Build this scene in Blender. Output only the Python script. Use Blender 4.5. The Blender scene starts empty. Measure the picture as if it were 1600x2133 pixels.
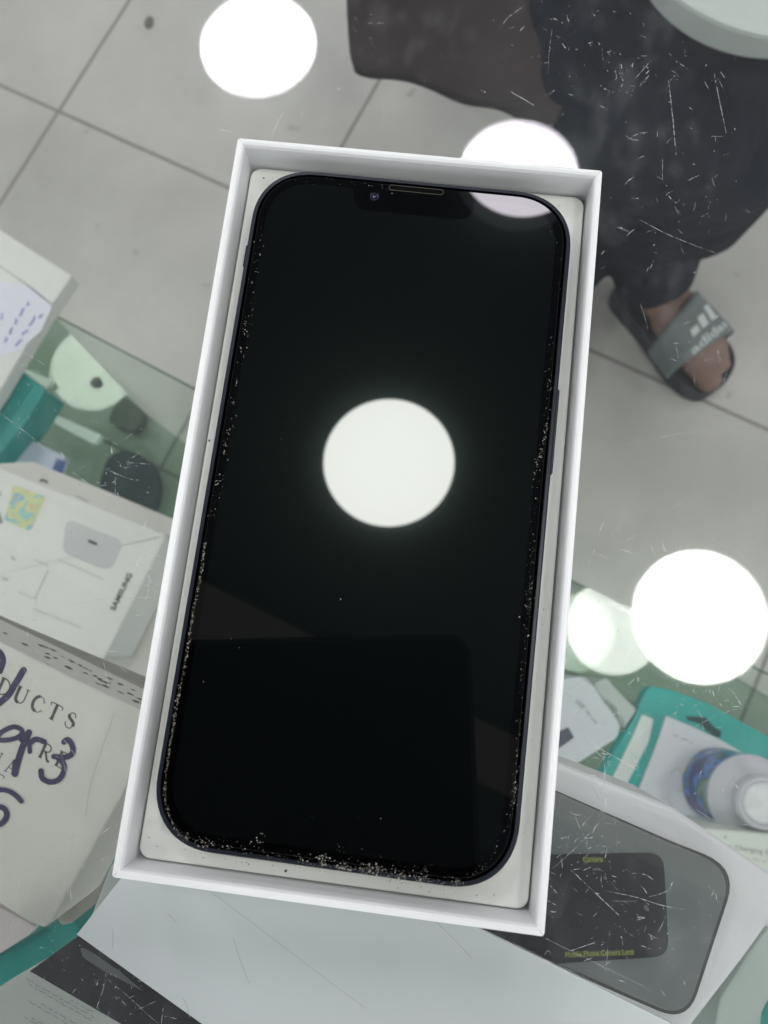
import bpy, bmesh, math, random
from mathutils import Matrix, Vector
random.seed(7)
S = 0.001                     # everything below is written in millimetres
sc = bpy.context.scene
COL = sc.collection

# ------------------------------------------------------------------ camera
M = [[0.9925823464683138, 0.11846889071362007, -0.027302150328114887],
     [-0.11162625037459944, 0.9770550711351587, 0.18139175338579244],
     [0.04816498423919475, -0.17699861553738, 0.9830318531925022]]
CAM = (9.687, -30.812, 182.800)
FPX = 1600.28
camd = bpy.data.cameras.new('camera')
cam = bpy.data.objects.new('camera', camd); COL.objects.link(cam)
camd.sensor_fit = 'HORIZONTAL'; camd.sensor_width = 36; camd.lens = 36 * FPX / 1600
camd.clip_start = 0.002; camd.clip_end = 30
mw = Matrix(M).transposed().to_4x4(); mw.translation = Vector(CAM) * S
cam.matrix_world = mw
camd.dof.use_dof = True; camd.dof.focus_distance = 0.172; camd.dof.aperture_fstop = 29
sc.camera = cam

# ------------------------------------------------------------------ world, exposure
w = bpy.data.worlds.new('World'); sc.world = w; w.use_nodes = True
w.node_tree.nodes['Background'].inputs[0].default_value = (0.96, 0.97, 1.0, 1)
w.node_tree.nodes['Background'].inputs[1].default_value = 0.7
sc.view_settings.view_transform = 'Standard'; sc.view_settings.look = 'None'
sc.view_settings.exposure = 0.5; sc.view_settings.gamma = 1.0; sc.view_settings.use_curve_mapping = False
sc.cycles.transparent_max_bounces = 24
sc.cycles.max_bounces = 10

# ------------------------------------------------------------------ helpers
def at(x, y, z):
    """point of the horizontal plane z that the photo shows at (x, y) (photo pixels, 1600 x 2133)"""
    d = [(x - 800) / FPX, -(y - 1066.5) / FPX, -1.0]
    r = [sum(M[k][i] * d[k] for k in range(3)) for i in range(3)]
    t = (z - CAM[2]) / r[2]
    return (CAM[0] + t * r[0], CAM[1] + t * r[1], z)

def link(name, me, mat=None, parent=None, smooth=False):
    o = bpy.data.objects.new(name, me); COL.objects.link(o)
    if mat is not None:
        for m in (mat if isinstance(mat, (list, tuple)) else [mat]): me.materials.append(m)
    if parent is not None: o.parent = parent
    if smooth:
        for p in me.polygons: p.use_smooth = True
    return o

def bm_obj(name, bm, mat=None, parent=None, smooth=False, recalc=True):
    if recalc: bmesh.ops.recalc_face_normals(bm, faces=bm.faces)
    me = bpy.data.meshes.new(name); bm.to_mesh(me); bm.free()
    return link(name, me, mat, parent, smooth)

def tag(o, label=None, cat=None, group=None, kind=None):
    if label: o['label'] = label
    if cat: o['category'] = cat
    if group: o['group'] = group
    if kind: o['kind'] = kind
    return o

def V(p): return Vector((p[0] * S, p[1] * S, p[2] * S))

def loft(bm, loops, cap0=True, cap1=True, closed=False, mi=0):
    rows = [[bm.verts.new(V(p)) for p in lp] for lp in loops]
    n = len(rows[0])
    rng = range(len(rows)) if closed else range(len(rows) - 1)
    for i in rng:
        a, b = rows[i], rows[(i + 1) % len(rows)]
        for j in range(n):
            f = bm.faces.new((a[j], a[(j + 1) % n], b[(j + 1) % n], b[j])); f.material_index = mi
    if not closed:
        if cap0: bm.faces.new(rows[0][::-1]).material_index = mi
        if cap1: bm.faces.new(rows[-1]).material_index = mi
    return rows

def rrect(w, h, r, z, seg=8, e=2.0, rot=0, ox=0, oy=0):
    pts = []
    for cxs, cys, a0 in ((1, 1, 0), (-1, 1, 90), (-1, -1, 180), (1, -1, 270)):
        for k in range(seg + 1):
            a = math.radians(a0 + 90 * k / seg)
            ca, sa = math.cos(a), math.sin(a)
            x = math.copysign(abs(ca) ** (2 / e), ca); y = math.copysign(abs(sa) ** (2 / e), sa)
            pts.append((cxs * (w / 2 - r) + r * x, cys * (h / 2 - r) + r * y))
    c, s = math.cos(rot), math.sin(rot)
    return [(ox + x * c - y * s, oy + x * s + y * c, z) for x, y in pts]

def prism(name, top, zb, mat, parent=None, bevel=0.0, seg=2, px=True, zt=None, smooth=False):
    """solid with the outline `top` (photo pixels at height zt when px) going straight down to zb"""
    P = [at(x, y, zt) for x, y in top] if px else [(x, y, zt) for x, y in top]
    bm = bmesh.new()
    a = [bm.verts.new(V(p)) for p in P]; b = [bm.verts.new(V((p[0], p[1], zb))) for p in P]
    n = len(P)
    bm.faces.new(a); bm.faces.new(b[::-1])
    for i in range(n): bm.faces.new((a[i], b[i], b[(i + 1) % n], a[(i + 1) % n]))
    bmesh.ops.recalc_face_normals(bm, faces=bm.faces)
    if bevel:
        bmesh.ops.bevel(bm, geom=[e for e in bm.edges], offset=bevel * S, segments=seg, affect='EDGES', profile=0.6)
    return bm_obj(name, bm, mat, parent, smooth)

def roundpoly(pts, r, seg=5):
    """round the corners of a pixel polygon"""
    out = []; n = len(pts)
    rr = r if isinstance(r, (list, tuple)) else [r] * n
    for i in range(n):
        p0, p1, p2 = Vector(pts[i - 1]), Vector(pts[i]), Vector(pts[(i + 1) % n])
        if rr[i] <= 0: out.append(tuple(p1)); continue
        a = p1 + (p0 - p1).normalized() * rr[i]; b = p1 + (p2 - p1).normalized() * rr[i]
        for k in range(seg + 1):
            t = k / seg
            out.append(tuple(a * (1 - t) ** 2 + p1 * 2 * t * (1 - t) + b * t * t))
    return out

def flat(name, polys, z, mat, parent=None, th=0.05):
    """thin printed / laid mark: list of pixel polygons on height z"""
    bm = bmesh.new()
    for pl in polys:
        P = [at(x, y, z) for x, y in pl]
        vs = [bm.verts.new(V(p)) for p in P]
        try: bm.faces.new(vs)
        except ValueError: pass
    for f in bm.faces: f.normal_update()
    for f in bm.faces:
        if f.normal.z < 0: f.normal_flip()
    return bm_obj(name, bm, mat, parent, recalc=False)

def strip(bm, pts, wds, z, capseg=0):
    """ribbon through pixel points with pixel widths, on height z"""
    n = len(pts); L = []; R = []
    for i in range(n):
        a = Vector(pts[max(0, i - 1)]); b = Vector(pts[min(n - 1, i + 1)])
        d = (b - a)
        if d.length < 1e-6: d = Vector((1, 0))
        d.normalize(); nx = Vector((-d.y, d.x))
        wd = wds[i] if isinstance(wds, (list, tuple)) else wds
        p = Vector(pts[i])
        L.append(bm.verts.new(V(at(*(p + nx * wd / 2), z)))); R.append(bm.verts.new(V(at(*(p - nx * wd / 2), z))))
    for i in range(n - 1):
        f = bm.faces.new((L[i], L[i + 1], R[i + 1], R[i])); f.normal_update()
        if f.normal.z < 0: f.normal_flip()
    if capseg:
        for i in (0, n - 1):
            wd = wds[i] if isinstance(wds, (list, tuple)) else wds
            blob(bm, pts[i], wd / 2, z + 0.004 * (i + 1), 10)

def blob(bm, c, r, z, n=6, irr=0.0, asp=1.0, ang=0.0):
    vs = []
    for k in range(n):
        a = 2 * math.pi * k / n
        rr = r * (1 + irr * (random.random() - .5) * 2)
        x, y = rr * math.cos(a) * asp, rr * math.sin(a)
        vs.append(bm.verts.new(V(at(c[0] + x * math.cos(ang) - y * math.sin(ang), c[1] + x * math.sin(ang) + y * math.cos(ang), z))))
    f = bm.faces.new(vs); f.normal_update()
    if f.normal.z < 0: f.normal_flip()

def smoothpts(pts, k=6):
    out = []
    n = len(pts)
    for i in range(n - 1):
        p0 = Vector(pts[max(0, i - 1)]); p1 = Vector(pts[i]); p2 = Vector(pts[i + 1]); p3 = Vector(pts[min(n - 1, i + 2)])
        for j in range(k):
            t = j / k
            out.append(tuple(0.5 * ((2 * p1) + (-p0 + p2) * t + (2 * p0 - 5 * p1 + 4 * p2 - p3) * t * t + (-p0 + 3 * p1 - 3 * p2 + p3) * t ** 3)))
    out.append(tuple(pts[-1])); return out

def text_mesh(s, bold=0.0):
    cu = bpy.data.curves.new('t', 'FONT'); cu.body = s; cu.size = 1; cu.resolution_u = 4; cu.offset = bold
    o = bpy.data.objects.new('t', cu); COL.objects.link(o)
    dg = bpy.context.evaluated_depsgraph_get(); dg.update()
    me = bpy.data.meshes.new_from_object(o.evaluated_get(dg))
    bpy.data.objects.remove(o); bpy.data.curves.remove(cu)
    return me

def text_on(name, s, p0, p1, hgt, z, mat, parent=None, bold=0):
    """text whose baseline runs from pixel p0 to p1 on height z, capital height hgt mm"""
    me = text_mesh(s, bold)
    xs = [v.co.x for v in me.vertices]; x0, x1 = min(xs), max(xs)
    A, B = Vector(at(*p0, z)), Vector(at(*p1, z)); ex = (B - A) / (x1 - x0)
    ey = Vector((-ex.y, ex.x, 0)).normalized() * (hgt / 0.7)
    for v in me.vertices: v.co = (A + ex * (v.co.x - x0) + ey * v.co.y) * S
    me.update()
    return link(name, me, mat, parent)

# ------------------------------------------------------------------ materials
def mat(name, col, rough=0.5, spec=0.5, noise=0.0, nscale=40.0, col2=None, bump=0.0, bscale=300.0, metal=0.0, coat=0.0, coatr=0.03, sss=0.0):
    m = bpy.data.materials.new(name); m.use_nodes = True; nt = m.node_tree
    b = nt.nodes['Principled BSDF']
    b.inputs['Base Color'].default_value = (*col, 1); b.inputs['Roughness'].default_value = rough
    b.inputs['Specular IOR Level'].default_value = spec; b.inputs['Metallic'].default_value = metal
    b.inputs['Coat Weight'].default_value = coat; b.inputs['Coat Roughness'].default_value = coatr
    if sss: b.inputs['Subsurface Weight'].default_value = sss; b.inputs['Subsurface Radius'].default_value = (.01, .004, .002)
    tc = nt.nodes.new('ShaderNodeTexCoord')
    if noise or col2:
        n = nt.nodes.new('ShaderNodeTexNoise'); n.inputs['Scale'].default_value = nscale; n.inputs['Detail'].default_value = 5
        nt.links.new(tc.outputs['Object'], n.inputs['Vector'])
        mx = nt.nodes.new('ShaderNodeMix'); mx.data_type = 'RGBA'
        c2 = col2 if col2 else tuple(c * (1 - noise) for c in col)
        mx.inputs[6].default_value = (*col, 1); mx.inputs[7].default_value = (*c2, 1)
        rp = nt.nodes.new('ShaderNodeMapRange'); rp.inputs[1].default_value = .35; rp.inputs[2].default_value = .65
        nt.links.new(n.outputs[0], rp.inputs[0]); nt.links.new(rp.outputs[0], mx.inputs[0])
        nt.links.new(mx.outputs[2], b.inputs['Base Color'])
    if bump:
        n2 = nt.nodes.new('ShaderNodeTexNoise'); n2.inputs['Scale'].default_value = bscale; n2.inputs['Detail'].default_value = 4
        nt.links.new(tc.outputs['Object'], n2.inputs['Vector'])
        bp = nt.nodes.new('ShaderNodeBump'); bp.inputs['Strength'].default_value = bump; bp.inputs['Distance'].default_value = 0.0006
        nt.links.new(n2.outputs[0], bp.inputs['Height']); nt.links.new(bp.outputs[0], b.inputs['Normal'])
    return m

def emit(name, col, s):
    m = bpy.data.materials.new(name); m.use_nodes = True; nt = m.node_tree; nt.nodes.clear()
    e = nt.nodes.new('ShaderNodeEmission'); e.inputs[0].default_value = (*col, 1); e.inputs[1].default_value = s
    o = nt.nodes.new('ShaderNodeOutputMaterial'); nt.links.new(e.outputs[0], o.inputs[0]); return m

def glass(name, tint, f0=0.04, dust=0.0, haze=0.0, hrough=0.22, rough=0.0):
    """architectural glass: clear transmission with a Fresnel reflection, a film of dust and a soft haze lobe"""
    m = bpy.data.materials.new(name); m.use_nodes = True; nt = m.node_tree; nt.nodes.clear()
    N = nt.nodes.new; L = nt.links.new
    geo = N('ShaderNodeNewGeometry')
    dp = N('ShaderNodeVectorMath'); dp.operation = 'DOT_PRODUCT'; L(geo.outputs['Incoming'], dp.inputs[0]); L(geo.outputs['Normal'], dp.inputs[1])
    ab = N('ShaderNodeMath'); ab.operation = 'ABSOLUTE'; L(dp.outputs['Value'], ab.inputs[0])
    om = N('ShaderNodeMath'); om.operation = 'SUBTRACT'; om.inputs[0].default_value = 1; L(ab.outputs[0], om.inputs[1])
    pw = N('ShaderNodeMath'); pw.operation = 'POWER'; L(om.outputs[0], pw.inputs[0]); pw.inputs[1].default_value = 5
    ma = N('ShaderNodeMath'); ma.operation = 'MULTIPLY_ADD'; L(pw.outputs[0], ma.inputs[0]); ma.inputs[1].default_value = 1 - f0; ma.inputs[2].default_value = f0
    tr = N('ShaderNodeBsdfTransparent'); tr.inputs[0].default_value = (*tint, 1)
    gl = N('ShaderNodeBsdfGlossy'); gl.inputs['Roughness'].default_value = rough; gl.inputs[0].default_value = (1, 1, 1, 1)
    mx = N('ShaderNodeMixShader'); L(ma.outputs[0], mx.inputs[0]); L(tr.outputs[0], mx.inputs[1]); L(gl.outputs[0], mx.inputs[2])
    last = mx
    if haze:
        g2 = N('ShaderNodeBsdfGlossy'); g2.inputs['Roughness'].default_value = hrough; g2.inputs[0].default_value = (.72, 1, .92, 1)
        h = N('ShaderNodeMixShader'); h.inputs[0].default_value = haze; L(last.outputs[0], h.inputs[1]); L(g2.outputs[0], h.inputs[2]); last = h
    if dust:
        tc = N('ShaderNodeTexCoord'); n = N('ShaderNodeTexNoise'); n.inputs['Scale'].default_value = 22; n.inputs['Detail'].default_value = 9; n.inputs['Roughness'].default_value = .68
        L(tc.outputs['Object'], n.inputs['Vector'])
        rp = N('ShaderNodeMapRange'); rp.inputs[1].default_value = .3; rp.inputs[2].default_value = .75; rp.inputs[3].default_value = dust * .25; rp.inputs[4].default_value = dust * 1.8
        L(n.outputs[0], rp.inputs[0])
        df = N('ShaderNodeBsdfDiffuse'); df.inputs[0].default_value = (.62, .62, .70, 1)
        h = N('ShaderNodeMixShader'); L(rp.outputs[0], h.inputs[0]); L(last.outputs[0], h.inputs[1]); L(df.outputs[0], h.inputs[2]); last = h
    o = N('ShaderNodeOutputMaterial'); L(last.outputs[0], o.inputs[0]); return m

def mark_mat(name, col, cover=0.6, nscale=900.0):
    """scratch / dust marks, broken up so they look patchy"""
    m = bpy.data.materials.new(name); m.use_nodes = True; nt = m.node_tree; nt.nodes.clear()
    N = nt.nodes.new; L = nt.links.new
    tc = N('ShaderNodeTexCoord'); n = N('ShaderNodeTexNoise'); n.inputs['Scale'].default_value = nscale; n.inputs['Detail'].default_value = 2
    L(tc.outputs['Object'], n.inputs['Vector'])
    rp = N('ShaderNodeMapRange'); rp.inputs[1].default_value = .38; rp.inputs[2].default_value = .56; rp.inputs[3].default_value = cover * .15; rp.inputs[4].default_value = cover
    L(n.outputs[0], rp.inputs[0])
    tr = N('ShaderNodeBsdfTransparent'); df = N('ShaderNodeBsdfDiffuse'); df.inputs[0].default_value = (*col, 1)
    mx = N('ShaderNodeMixShader'); L(rp.outputs[0], mx.inputs[0]); L(tr.outputs[0], mx.inputs[1]); L(df.outputs[0], mx.inputs[2])
    o = N('ShaderNodeOutputMaterial'); L(mx.outputs[0], o.inputs[0]); return m

def black_gloss(name, col, f0, haze=0.0, hrough=.12, wide=0.0):
    """opaque black glass: a mirror coat with Fresnel over a nearly black body, plus soft grease haze"""
    m = bpy.data.materials.new(name); m.use_nodes = True; nt = m.node_tree; nt.nodes.clear()
    N = nt.nodes.new; L = nt.links.new
    geo = N('ShaderNodeNewGeometry')
    dp = N('ShaderNodeVectorMath'); dp.operation = 'DOT_PRODUCT'; L(geo.outputs['Incoming'], dp.inputs[0]); L(geo.outputs['Normal'], dp.inputs[1])
    ab = N('ShaderNodeMath'); ab.operation = 'ABSOLUTE'; L(dp.outputs['Value'], ab.inputs[0])
    om = N('ShaderNodeMath'); om.operation = 'SUBTRACT'; om.inputs[0].default_value = 1; L(ab.outputs[0], om.inputs[1])
    pw = N('ShaderNodeMath'); pw.operation = 'POWER'; L(om.outputs[0], pw.inputs[0]); pw.inputs[1].default_value = 5
    ma = N('ShaderNodeMath'); ma.operation = 'MULTIPLY_ADD'; L(pw.outputs[0], ma.inputs[0]); ma.inputs[1].default_value = 1 - f0; ma.inputs[2].default_value = f0
    cc = N('ShaderNodeCombineColor')
    for i in range(3): L(ma.outputs[0], cc.inputs[i])
    g = N('ShaderNodeBsdfGlossy'); g.inputs['Roughness'].default_value = 0; L(cc.outputs[0], g.inputs[0])
    d = N('ShaderNodeBsdfDiffuse'); d.inputs[0].default_value = (*col, 1)
    a = N('ShaderNodeAddShader'); L(g.outputs[0], a.inputs[0]); L(d.outputs[0], a.inputs[1]); last = a
    for h_, r_ in ((haze, hrough), (wide, .30)):
        if h_:
            g2 = N('ShaderNodeBsdfGlossy'); g2.inputs['Roughness'].default_value = r_; g2.inputs[0].default_value = (h_ * .74, h_, h_ * .92, 1)
            a = N('ShaderNodeAddShader'); L(last.outputs[0], a.inputs[0]); L(g2.outputs[0], a.inputs[1]); last = a
    o = N('ShaderNodeOutputMaterial'); L(last.outputs[0], o.inputs[0]); return m

box_white = mat('box_white', (.86, .865, .89), .42, .4, noise=.03, nscale=25, bump=.05, bscale=900)
insert_white = mat('insert_white', (.81, .82, .785), .6, .25, noise=.06, nscale=18, bump=.12, bscale=1200)
seam_mat = mat('seam', (.16, .15, .18), .8)
frame_mat = mat('midnight_frame', (.009, .012, .022), .36, .4, metal=.3)
bezel_mat = mat('bezel_black', (.0008, .0008, .0011), .5, 0.0)
display_mat = black_gloss('display_black', (.0012, .0018, .0020), .0305, .0026, .12, .0012)
rubber_black = mat('dark_gap', (.003, .003, .004), .7, .2)
glass_top_m = glass('counter_glass', (.965, .962, .960), .036, dust=.024, haze=.003, hrough=.13)
glass_side_m = mat('glass_edge_green', (.03, .16, .13), .25, .5, noise=.5, nscale=90)
shelf_m = glass('shelf_glass', (.88, .92, .88), .031, dust=.01)
pane_low_m = glass('lower_pane_glass', (.60, .70, .62), .018, dust=.01)
glass_under_m = glass('glass_underside', (.965, .975, .97), .036)
shelf_under_m = glass('shelf_underside', (.93, .97, .95), .004)
protector_m = black_gloss('protector_glass', (.0006, .0006, .0009), .0305, .0010, .12)
scratch_m = mark_mat('scratch', (.80, .82, .86), .46, 700)
speck_m = mark_mat('dust_speck', (.36, .34, .30), .95, 1500)

# ------------------------------------------------------------------ floor and ceiling
ZF = -800.0
def tile_material():
    m = mat('floor_tile', (.52, .51, .47), .30, .4); nt = m.node_tree; b = nt.nodes['Principled BSDF']
    N = nt.nodes.new; L = nt.links.new
    tc = N('ShaderNodeTexCoord')
    sep = N('ShaderNodeSeparateXYZ'); L(tc.outputs['Object'], sep.inputs[0])
    nz = N('ShaderNodeTexNoise'); nz.inputs['Scale'].default_value = 14; nz.inputs['Detail'].default_value = 3; L(tc.outputs['Object'], nz.inputs['Vector'])
    lines = []
    for ax in ('X', 'Y'):
        a = N('ShaderNodeMath'); a.operation = 'DIVIDE'; L(sep.outputs[ax], a.inputs[0]); a.inputs[1].default_value = .4
        wv = N('ShaderNodeMath'); wv.operation = 'MULTIPLY_ADD'; L(nz.outputs[0], wv.inputs[0]); wv.inputs[1].default_value = .006; L(a.outputs[0], wv.inputs[2])
        r = N('ShaderNodeMath'); r.operation = 'ADD'; L(wv.outputs[0], r.inputs[0]); r.inputs[1].default_value = 100.4970
        f = N('ShaderNodeMath'); f.operation = 'FRACT'; L(r.outputs[0], f.inputs[0])
        s = N('ShaderNodeMath'); s.operation = 'SUBTRACT'; L(f.outputs[0], s.inputs[0]); s.inputs[1].default_value = .5
        ab = N('ShaderNodeMath'); ab.operation = 'ABSOLUTE'; L(s.outputs[0], ab.inputs[0])
        lt = N('ShaderNodeMapRange'); lt.inputs[1].default_value = .0045; lt.inputs[2].default_value = .0085; lt.inputs[3].default_value = 1; lt.inputs[4].default_value = 0; L(ab.outputs[0], lt.inputs[0])
        lines.append(lt)
    mxm = N('ShaderNodeMath'); mxm.operation = 'MAXIMUM'; L(lines[0].outputs[0], mxm.inputs[0]); L(lines[1].outputs[0], mxm.inputs[1])
    n1 = N('ShaderNodeTexNoise'); n1.inputs['Scale'].default_value = 3.2; n1.inputs['Detail'].default_value = 7; n1.inputs['Roughness'].default_value = .6; L(tc.outputs['Object'], n1.inputs['Vector'])
    c = N('ShaderNodeMix'); c.data_type = 'RGBA'; c.inputs[6].default_value = (.53, .52, .49, 1); c.inputs[7].default_value = (.405, .40, .38, 1)
    rp = N('ShaderNodeMapRange'); rp.inputs[1].default_value = .35; rp.inputs[2].default_value = .68; L(n1.outputs[0], rp.inputs[0]); L(rp.outputs[0], c.inputs[0])
    # scattered dirt
    n2 = N('ShaderNodeTexNoise'); n2.inputs['Scale'].default_value = 26; n2.inputs['Detail'].default_value = 2; L(tc.outputs['Object'], n2.inputs['Vector'])
    r2 = N('ShaderNodeMapRange'); r2.inputs[1].default_value = .70; r2.inputs[2].default_value = .78; r2.inputs[4].default_value = .55; L(n2.outputs[0], r2.inputs[0])
    d = N('ShaderNodeMix'); d.data_type = 'RGBA'; d.inputs[7].default_value = (.22, .20, .18, 1); L(r2.outputs[0], d.inputs[0]); L(c.outputs[2], d.inputs[6])
    g = N('ShaderNodeMix'); g.data_type = 'RGBA'; g.inputs[7].default_value = (.23, .22, .205, 1); L(mxm.outputs[0], g.inputs[0]); L(d.outputs[2], g.inputs[6])
    L(g.outputs[2], b.inputs['Base Color'])
    return m
bm = bmesh.new()
bmesh.ops.create_grid(bm, x_segments=2, y_segments=2, size=4.0)
fl = bm_obj('floor', bm, tile_material())
fa, fb = at(122, 232, ZF), at(626, 458, ZF)
fl.location = V(fa); fl.rotation_euler = (0, 0, math.radians(-19.8))
tag(fl, kind='structure')

ZC = 1700.0
bm = bmesh.new(); bmesh.ops.create_grid(bm, x_segments=1, y_segments=1, size=3.2)
ce = bm_obj('ceiling', bm, mat('ceiling_paint', (.165, .185, .19), .9, .1, noise=.1, nscale=1.2)); ce.location = V((0, 0, ZC + 60))
tag(ce, kind='structure')
# beam across the ceiling (seen only as a faint reflection in the black screen)
def ceil_from_screen(x, y, zc):
    a = at(x, y, 26.4); d = [a[i] - CAM[i] for i in range(3)]
    t = (zc - 26.4) / -d[2]
    return (a[0] + d[0] * t, a[1] + d[1] * t)
b0, b1 = ceil_from_screen(300, 1150, ZC), ceil_from_screen(1200, 1600, ZC)
b2, b3 = ceil_from_screen(1200, 1730, ZC), ceil_from_screen(300, 1290, ZC)
def ext(a, b, k): return (a[0] + (b[0] - a[0]) * k, a[1] + (b[1] - a[1]) * k)
bmm = prism('ceiling_beam', [ext(b1, b0, 2.4), ext(b0, b1, 2.4), ext(b3, b2, 2.4), ext(b2, b3, 2.4)], ZC + 20, mat('beam_wood', (.40, .375, .35), .6), px=False, zt=ZC + 58)
tag(bmm, kind='structure')

lamp_glow = [emit('lamp_glow_cool', (.98, .96, 1.0), 20.0), emit('lamp_glow_green', (.98, 1.0, .945), 18.5), emit('lamp_glow_lilac', (.97, .90, 1.0), 13.5)]
lamp_rim = mat('lamp_rim_white', (.8, .8, .8), .4)
def ceiling_lamp(x, y, r, gm, label):
    e = bpy.data.objects.new('ceiling_lamp', None); COL.objects.link(e); e.location = V((x, y, ZC + 60))
    tag(e, label, 'ceiling lamp', 'round ceiling lamps above the counter')
    bm = bmesh.new()
    ring = lambda rr, z: [(rr * math.cos(2 * math.pi * k / 72), rr * math.sin(2 * math.pi * k / 72), z) for k in range(72)]
    loft(bm, [ring(r, -58), ring(r, -60.5), ring(r * .97, -62), ring(2, -62)][:4], cap0=True, cap1=True)
    bm_obj('diffuser', bm, gm, e)
    bm = bmesh.new(); loft(bm, [ring(r + 1, -1), ring(r + 7, -1), ring(r + 7, -57), ring(r + 1, -60), ring(r + 1, -55)], cap0=False, cap1=False, closed=True)
    bm_obj('rim', bm, lamp_rim, e)
    return e
ceiling_lamp(-597, 1607, 163, lamp_glow[0], 'round ceiling lamp reflected at the top edge, left of the phone box')
ceiling_lamp(169, 1274, 161, lamp_glow[2], 'round ceiling lamp whose reflection is cut by the top right of the phone box')
ceiling_lamp(-83, 424, 160, lamp_glow[1], 'round ceiling lamp reflected in the middle of the black phone screen')
ceiling_lamp(705, 142, 160, lamp_glow[1], 'round ceiling lamp reflected in the glass right of the box, above the teal package')
_a = at(196, 766, -700); _d = [_a[i] - CAM[i] for i in range(3)]; _t = (ZC + 700) / -_d[2]
ceiling_lamp(_a[0] + _d[0] * _t, _a[1] + _d[1] * _t, 200, lamp_glow[1], 'round ceiling lamp seen only as a dim green disc in the lower glass at left')

for x, y, wh in ((1230, -1018, 'behind and to the right of the camera'), (2150, -250, 'far out to the right of the counter'), (-1950, -300, 'far out to the left of the counter'), (-300, -1900, 'straight behind the camera'),
                 (760, -2050, 'farthest behind the camera on the right'), (-1350, -1500, 'behind and to the left of the camera'), (1950, 1400, 'beyond the seated person, far right')):
    ceiling_lamp(x, y, 160, lamp_glow[1], 'added round fill lamp outside the view, ' + wh)  # fill lamps added out of view to brighten the whole scene

# ------------------------------------------------------------------ glass panes
def pane(name, outline, zt, th, mats):
    bm = bmesh.new(); n = len(outline)
    a = [bm.verts.new(V((x, y, zt))) for x, y in outline]; b = [bm.verts.new(V((x, y, zt - th))) for x, y in outline]
    bm.faces.new(a); bm.faces.new(b[::-1]).material_index = 1
    bmesh.ops.recalc_face_normals(bm, faces=bm.faces)
    o = bm_obj(name, bm, [mats[0], mats[2]])
    bm = bmesh.new()
    a = [bm.verts.new(V((x, y, zt))) for x, y in outline]; b = [bm.verts.new(V((x, y, zt - th))) for x, y in outline]
    for i in range(n): bm.faces.new((a[i], b[i], b[(i + 1) % n], a[(i + 1) % n]))
    bm_obj('glass_edge', bm, mats[1], o)
    return o
counter = pane('counter_glass', [(-480, -300), (480, -300), (480, 330), (-480, 330)], 0.0, 8.0, (glass_top_m, glass_side_m, glass_under_m))
tag(counter, 'scratched clear glass counter top carrying the white phone box', 'glass top')
def pl(x, y, z): p = at(x, y, z); return (p[0], p[1])
shelf = pane('glass_shelf', [pl(-330, 443, -394), pl(105, 650, -394), pl(400, 805, -394), pl(1200, 1212, -394), pl(1600, 1402, -394), pl(1950, 1565, -394), (520, -330), (-520, -330)], -394, 8, (shelf_m, glass_side_m, shelf_under_m))
tag(shelf, 'green tinted glass shelf below the counter, its front edge crossing diagonally behind the box', 'glass shelf')
shelf2 = pane('glass_shelf', [pl(-520, 330, -700), pl(-120, 560, -700), pl(105, 650, -700), pl(300, 858, -700), pl(420, 950, -700), pl(1190, 1212, -700), pl(1345, 1300, -700), pl(1750, 1540, -700), (600, -330), (-800, -330)], -700, 6, (pane_low_m, glass_side_m, shelf_under_m))
tag(shelf2, 'lower green glass pane at left, holding the dim green lamp reflection', 'glass shelf')

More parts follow.
